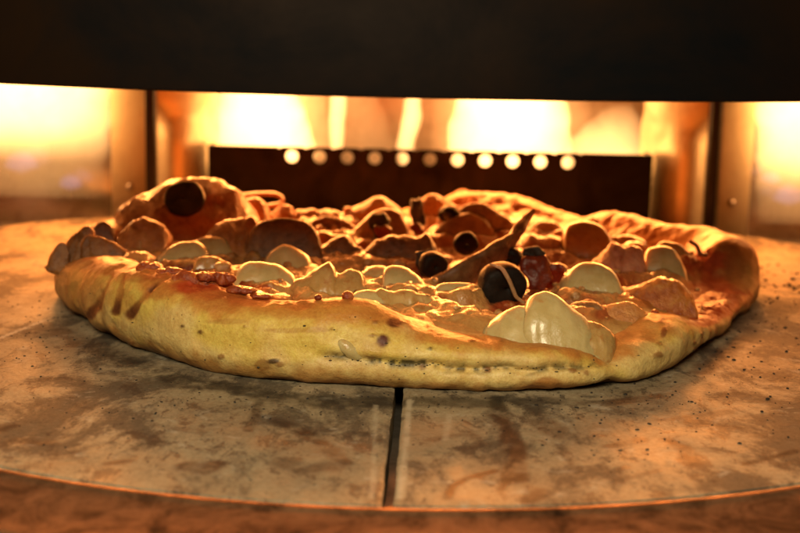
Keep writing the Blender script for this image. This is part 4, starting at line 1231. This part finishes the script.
def ring_vf(R, r, t, seed, seg=48):
    """olive slice lying in xz: outer radius R, hole r, thickness t along y"""
    prof = [(r, -t * .35), (r + .05, -t * .5), ((R + r) / 2, -t * .52), (R - .12, -t * .5), (R - .03, -t * .38), (R, -t * .1), (R, t * .1), (R - .03, t * .38), (R - .12, t * .5), ((R + r) / 2, t * .52), (r + .05, t * .5), (r, t * .35), (r, -t * .35)]
    V, F_ = lathe_y(prof, 0, 0, seg)
    V += 0.09 * np.stack([fbm(V * 1.5 + 7 * k, 3, seed + k) for k in range(3)], -1)
    V *= 1 + 0.07 * fbm(V * 0.9 + 3, 2, seed + 1)[:, None]
    V[:, 2] *= 0.92
    return V, F_


def sweep_vf(P, hh, tt, upv, seg=20, wob=0.05, seed=1):
    """ribbon along points P (cm) with half height hh(u) along upv and half thickness tt"""
    P = np.array(P, float)
    L = np.concatenate([[0], np.cumsum(np.linalg.norm(np.diff(P, axis=0), axis=1))])
    n = 60
    q = np.linspace(0, L[-1], n)
    Q = np.stack([np.interp(q, L, P[:, k]) for k in range(3)], -1)
    for _ in range(12):
        Q[1:-1] = 0.25 * Q[:-2] + 0.5 * Q[1:-1] + 0.25 * Q[2:]
    T = np.gradient(Q, axis=0)
    T /= np.linalg.norm(T, axis=1, keepdims=True)
    Uv = np.asarray(upv, float)
    Uv = Uv - T * (T @ Uv)[:, None]
    Uv /= np.linalg.norm(Uv, axis=1, keepdims=True)
    N = np.cross(T, Uv)
    u = np.linspace(0, 1, n)
    H = np.interp(u, np.linspace(0, 1, len(hh)), hh)
    a = np.linspace(0, 2 * math.pi, seg, endpoint=False)
    ca, sa = np.sign(np.cos(a)) * np.abs(np.cos(a)) ** .7, np.sign(np.sin(a)) * np.abs(np.sin(a)) ** .7
    V = Q[:, None] + Uv[:, None] * (ca[None, :, None] * H[:, None, None]) + N[:, None] * (sa[None, :, None] * (tt * np.minimum(1, H / max(hh) * 2))[:, None, None])
    V += wob * np.stack([fbm(V * 1.2 + 4 * k, 3, seed + k) for k in range(3)], -1)
    return V.reshape(-1, 3), grid_faces(n, seg, wrap_v=True)


def put(name, vf, mat, base, label, cat, group=None):
    o = make_mesh(name, vf[0], vf[1], M[mat], None, base)
    return tag(o, label, cat, group)


def spot(px, top, bot, w, z0):
    """base point on the pizza and centimetre sizes of something seen at px, rows top..bot"""
    P = at(px, bot, z0)
    s = P[1] / F_PX
    return P, w / 2 * s, (bot - top) * s


GROUPS['sauce'] = None
NAMES['sauce'] = 'sauce_patch'
RIDGES += [
    ('sauce', 'burnt', .35, .14, .14, 2.5, 296, [(172, 272), (184, 270), (196, 274), (206, 272), (214, 277), (224, 276), (232, 282), (240, 288), (250, 295)], 'dark red scorched sauce ridge baked on the front left crust edge'),
]
for cat, mt, b_, rag, lump, z0, bot, outl, lab in RIDGES:
    V, F_, base = ridge_vf(outl, bot, z0, b_, rag, lump, nseed())
    put(NAMES[cat], (V, F_), mt, base, lab, cat, GROUPS[cat])

# the long mushroom strip leaning up to the right
p0, p1, p2, p3 = atY(434, 284, 56.5), atY(470, 272, 57.3), atY(507, 246, 58.3), atY(534, 212, 59.8)
V, F_ = sweep_vf([p0, p1, p2, p3], [0.30, 0.60, 0.58, 0.36, 0.14], 0.22, (0, -0.25, 1), seed=61, wob=0.14)
put('mushroom_slice', (V - p0, F_), 'mush', p0, 'long brown mushroom strip leaning up to a pointed tip', 'mushroom', 'mushroom slices on the pizza')
# dark onion loop on top of the bubble's right flank
q = [atY(238, 196, 72.5), atY(255, 194, 73), atY(275, 193.5, 73.2), atY(284, 198, 73.2), atY(281, 204, 73), atY(268, 206, 72.8)]
V, F_ = sweep_vf(q, [0.16] * 6, 0.10, (0, 1, 0.2), seed=66, wob=0.03)
put('onion_strip', (V - q[0], F_), 'onion', q[0], 'thin curled onion loop at the back beside the crust bubble', 'onion', 'onion strips on the pizza')
q = [atY(628, 246, 62), atY(640, 241, 62.4), atY(655, 243, 62.5), atY(664, 250, 62.3)]
q = [atY(690, 241, 63), atY(697, 246, 63), atY(700, 254, 63), atY(707, 255, 63)]
V, F_ = sweep_vf(q, [0.10, 0.16, 0.16, 0.08], 0.10, (0, 1, 0.2), seed=67, wob=0.03)
put('onion_strip', (V - q[0], F_), 'onion', q[0], 'short curled onion strip at far right by the inner crust', 'onion', 'onion strips on the pizza')


# black olives: rings facing the viewer
def olive(px, py, rpx, Y, tilt, yaw, label, hole=0.62, flesh=True, thick=0.45, mat='olive'):
    P = atY(px, py, Y)
    R = rpx * Y / F_PX
    root = tag(empty('olive_slice', P - np.array([0, 0, R])), label, 'olive', 'black olive slices on the pizza')
    V, F_ = ring_vf(R, R * hole, thick, nseed())
    V = rotz(rotx(V, tilt), yaw)
    make_mesh('skin', V + np.array([0, 0, R]), F_, M[mat], root)
    if flesh:
        V, F_ = blob_vf(R * 0.72, thick * 0.40, R * 0.72, 0.1, 0.05, sub=ICO4)
        V[:, 1] -= thick * 0.05
        V = rotz(rotx(V, tilt), yaw)
        make_mesh('flesh', V + np.array([0, 0, R]), F_, M['olive_flesh'], root)
    return root


olive(502, 284, 25, 54.6, 0.15, 0.25, 'large black olive half with a pale cut line, centre right', hole=0.05, flesh=False, thick=1.0)
olive(510, 257, 13, 58.5, 0.2, -0.3, 'small black olive piece above the large olive half', hole=0.05, flesh=False, thick=0.6)
olive(433, 264, 15, 57.9, 0.3, 0.4, 'dark lump of shadow and char left of the leaning mushroom strip', hole=0.05, flesh=False, thick=0.6)  # partly shade: the dark shadow beside the strip given a solid body
olive(466, 243, 12, 62.2, 0.25, 0.1, 'olive slice under the bright rimmed pale mushroom', hole=0.05, flesh=False, thick=0.45)
olive(449, 215, 11, 68.5, 0.5, -0.5, 'olive slice at the back left of the pale mushrooms', thick=0.5)
# pale cut edge of the large olive
q = [atY(490, 264, 53.7), atY(502, 268, 53.55), atY(509, 280, 53.5), atY(516, 297, 53.6), atY(524, 303, 53.8)]
root = [o for o in bpy.data.objects if o.get('label', '').startswith('large black olive')][0]
V, F_ = sweep_vf(q, [0.04, 0.08, 0.08, 0.08, 0.04], 0.05, (1, 0, 0.3), seed=71, wob=0.02)
child('cut_edge', V, F_, M['mush_pale'], root)


# charred basil and red pepper
def leaf(px, top, bot, w, Y, mat, name, label, cat, crum=0.22, yaw=0.0):
    P = atY(px, bot, Y)
    s = Y / F_PX
    hw, h = w / 2 * s, (bot - top) * s
    out = [(hw * .5, 0), (hw, h * .3), (hw * .8, h * .62), (hw * .95, h * .78), (hw * .35, h), (-hw * .25, h * .93), (-hw * .8, h * .97), (-hw, h * .6), (-hw * .65, h * .3), (-hw * .5, 0)]
    V, F_ = slab_vf(out, 0.22, nseed(), bend=0.15, wob=crum)
    V = rotz(V, yaw)
    return put(name, (V, F_), mat, P, label, cat, name.replace('_', ' ') + ' bits on the pizza')


leaf(379, 213, 240, 22, 66.5, 'basil', 'charred_basil', 'charred black basil leaf at the back, left of the upright one', 'basil')
leaf(416, 197, 236, 15, 69.0, 'basil', 'charred_basil', 'tall thin charred basil leaf standing up at the back', 'basil', yaw=0.3)
leaf(428, 247, 276, 34, 58.5, 'basil', 'charred_basil', 'charred basil leaf at the centre beside the dark shadow lump', 'basil')
leaf(535, 249, 268, 24, 57.4, 'basil', 'charred_basil', 'charred basil leaf on top of the red pepper', 'basil')
leaf(536, 254, 290, 34, 57.0, 'pepper', 'red_pepper', 'scorched red pepper piece right of the large olive', 'pepper', 0.25)
leaf(556, 262, 284, 18, 57.6, 'pepper', 'red_pepper', 'small red pepper bit right of the scorched pepper piece', 'pepper', 0.2)
leaf(383, 226, 244, 20, 66.0, 'pepper', 'red_pepper', 'red pepper bit under the charred basil leaf at the back', 'pepper', 0.2)
leaf(417, 222, 240, 16, 68.4, 'pepper', 'red_pepper', 'red pepper bit at the foot of the tall charred basil leaf', 'pepper', 0.2)

# burnt, bubbled cheese edge along the front left crest and blisters: parts of the pizza
parts = []
rg = random.Random(5)
for px, row, w, h in ((160, 268, 22, 12), (180, 272, 20, 10), (200, 278, 22, 12), (218, 277, 18, 12), (233, 279, 16, 16), (246, 290, 24, 10), (262, 296, 18, 8), (212, 284, 26, 10)):
    P, a_, h_ = spot(px, row - h / 2, row + h / 2, w, 2.4)
    V, F_ = blob_vf(a_ * 1.25, a_ * 0.8, h_ * 0.42, 0.45, 0.15, freq=1.6, sub=ICO4)
    i = np.argmin(np.abs(pxg - px) + 1e3 * (~front))
    P[1] = cys[i] + 0.15
    P[2] = atY(px, row, P[1])[2]
    parts.append((V + P, F_))
child('burnt_cheese_edge', *join(parts), M['burnt'], pizza)
for px, row, r in ((348, 294, 5.5), (318, 296, 4), (393, 317, 6), (655, 311, 4.5), (590, 335, 4), (650, 320, 4)):
    i = np.argmin(np.abs(pxg - px) + 1e3 * (~front))
    Yb = cys[i] - 0.15
    P = atY(px, row + r * 0.4, Yb)
    R = r * Yb / F_PX
    V, F_ = blob_vf(R, R, R * 0.9, 0.12, 0.05, sub=ICO3)
    child('blister', V + P, F_, M['burnt'], pizza)
V, F_, base = ridge_vf([(113, 222), (121, 212), (127, 206), (136, 198.5), (145, 193), (154, 188.5), (165, 181.5), (175, 177.5), (184, 176.5), (197, 178.5), (206, 180), (216, 182),
                        (228, 185), (238, 190), (247, 199), (256, 212), (262, 226)], 244, 1.95, 1.5, 0.13, 0.22, 301, lean=0.5, pw=0.9)
V += 0.15 * np.stack([fbm(V * 0.8 + 3 * k, 2, 311 + k) for k in range(3)], -1)
BUB = V + base
child('crust_bubble', V + base, F_, M['bubble'], pizza)
qx = CX + F_PX * ((BUB - CAM) @ rt) / ((BUB - CAM) @ fw)
qy = CY - F_PX * ((BUB - CAM) @ up) / ((BUB - CAM) @ fw)
near_ = BUB[np.hypot(qx - 184, qy - 203) < 9]
olive(184, 199, 20.5, near_[:, 1].min() - 0.02, -0.45, 0.05, 'black olive slice stuck on the front of the big crust bubble', hole=0.05, flesh=False, thick=0.4, mat='olive_cut')
parts = []
rb = random.Random(8)
for k in range(240):
    an, rr_ = rb.uniform(-math.pi, math.pi), 13.4 * math.sqrt(rb.random())
    x, y = PC[0] + rr_ * math.cos(an), PC[1] + rr_ * math.sin(an)
    s_ = rb.choice([rb.uniform(0.06, 0.14), rb.uniform(0.12, 0.26)])
    V, F_ = blob_vf(s_ * rb.uniform(1, 1.8), s_, s_ * rb.uniform(.7, 1.1), 0.4, 0.12, freq=1.4, sub=ICO3)
    parts.append((rotz(V, rb.uniform(0, 3)) + np.array([x, y, surf_z(x, y) + s_ * 0.25]), F_))
bb_ = child('browned_bits', *join(parts), M['bits'], pizza)
bb_['kind'] = 'stuff'
# white cheese drip on the front crust
i = np.argmin(np.abs(pxg - 350) + 1e3 * (~front))
P = at(350, 351, 1.1)


def crust_front_y(px, z):
    """outer y of the crust at a photo column and height"""
    i = np.argmin(np.abs(pxg - px) + 1e3 * (~front))
    r_ = Vp[i, :NO]
    return float(np.interp(z, r_[10:, 2], r_[10:, 1]))


Yd = crust_front_y(350, 1.2)
P = atY(351, 350, Yd)
V, F_ = blob_vf(0.52, 0.22, 0.26, 0.2, 0.04, sub=ICO4)
V = roty(V, 0.6)
child('cheese_drip', V + P, F_, M['mozz'], pizza)
# herb flecks lodged in the seam and sprinkled on the crust
parts = []
for k in range(100):
    if k < 62:
        px = rg.choice([rg.uniform(335, 372), rg.uniform(372, 520), rg.uniform(390, 450), rg.uniform(470, 580)])
        i = np.argmin(np.abs(pxg - px) + 1e3 * (~front))
        z = seam_z[i] + rg.gauss(0, 0.07)
    else:
        px = rg.uniform(110, 700)
        i = np.argmin(np.abs(pxg - px) + 1e3 * (~front))
        z = rg.uniform(0.2, 0.9) * Hc[i]
    r_ = Vp[i, 10:NO]
    j = np.argmin(np.abs(r_[:, 2] - z))
    s = rg.uniform(0.012, 0.034)
    V, F_ = blob_vf(s * rg.uniform(1, 2.4), s, s * rg.uniform(.6, 1), 0.3, 0.1, sub=ICO2)
    parts.append((V + r_[j], F_))
hf = child('herb_flecks', *join(parts), M['herb'], pizza)
hf['kind'] = 'stuff'

# ------------------------------------------------------------------ crumbs burnt black on the stone
parts = []
rg = random.Random(11)


def crumb(px, py, smin, smax):
    p = at(px, py, 0)
    rr_ = math.hypot(p[0] - PC[0], p[1] - PC[1])
    k = int(round((math.atan2(p[1] - PC[1], p[0] - PC[0]) + math.pi) / (2 * math.pi) * NPH)) % NPH
    if rr_ < Rphi[k] - 0.2 or abs(p[0] - gap_x(p[1])) < 0.3:
        return
    yf, yb = stone_halfwidth_y(p[0])
    if p[1] < yf + 0.3 or p[1] > yb - 0.5 or abs(p[0]) > SA - 1:
        return
    s = rg.uniform(smin, smax)
    V, F_ = blob_vf(s * rg.uniform(.8, 1.8), s * rg.uniform(.7, 1.2), s * rg.uniform(.4, .8), 0.35, 0.1, sub=ICO2)
    parts.append((rotz(V, rg.uniform(0, 3)) + np.array([p[0], p[1], s * 0.3]), F_))


for _ in range(300):
    crumb(rg.uniform(0, 800), rg.uniform(300, 500), 0.010, 0.03)
for _ in range(130):
    crumb(rg.gauss(745, 40), rg.gauss(330, 35), 0.015, 0.06)
for _ in range(60):
    crumb(rg.gauss(775, 25), rg.gauss(285, 12), 0.04, 0.11)
for _ in range(120):
    crumb(rg.gauss(60, 40), rg.gauss(330, 25), 0.012, 0.04)
for _ in range(120):
    crumb(rg.uniform(100, 700), rg.gauss(405, 12), 0.012, 0.045)
for _ in range(60):
    crumb(rg.gauss(640, 60), rg.gauss(420, 25), 0.015, 0.05)
o = make_mesh('crumbs', *join(parts), M['char'])
tag(o, 'scattered burnt black crumbs lying on the baking stone', 'crumbs', None, 'stuff')
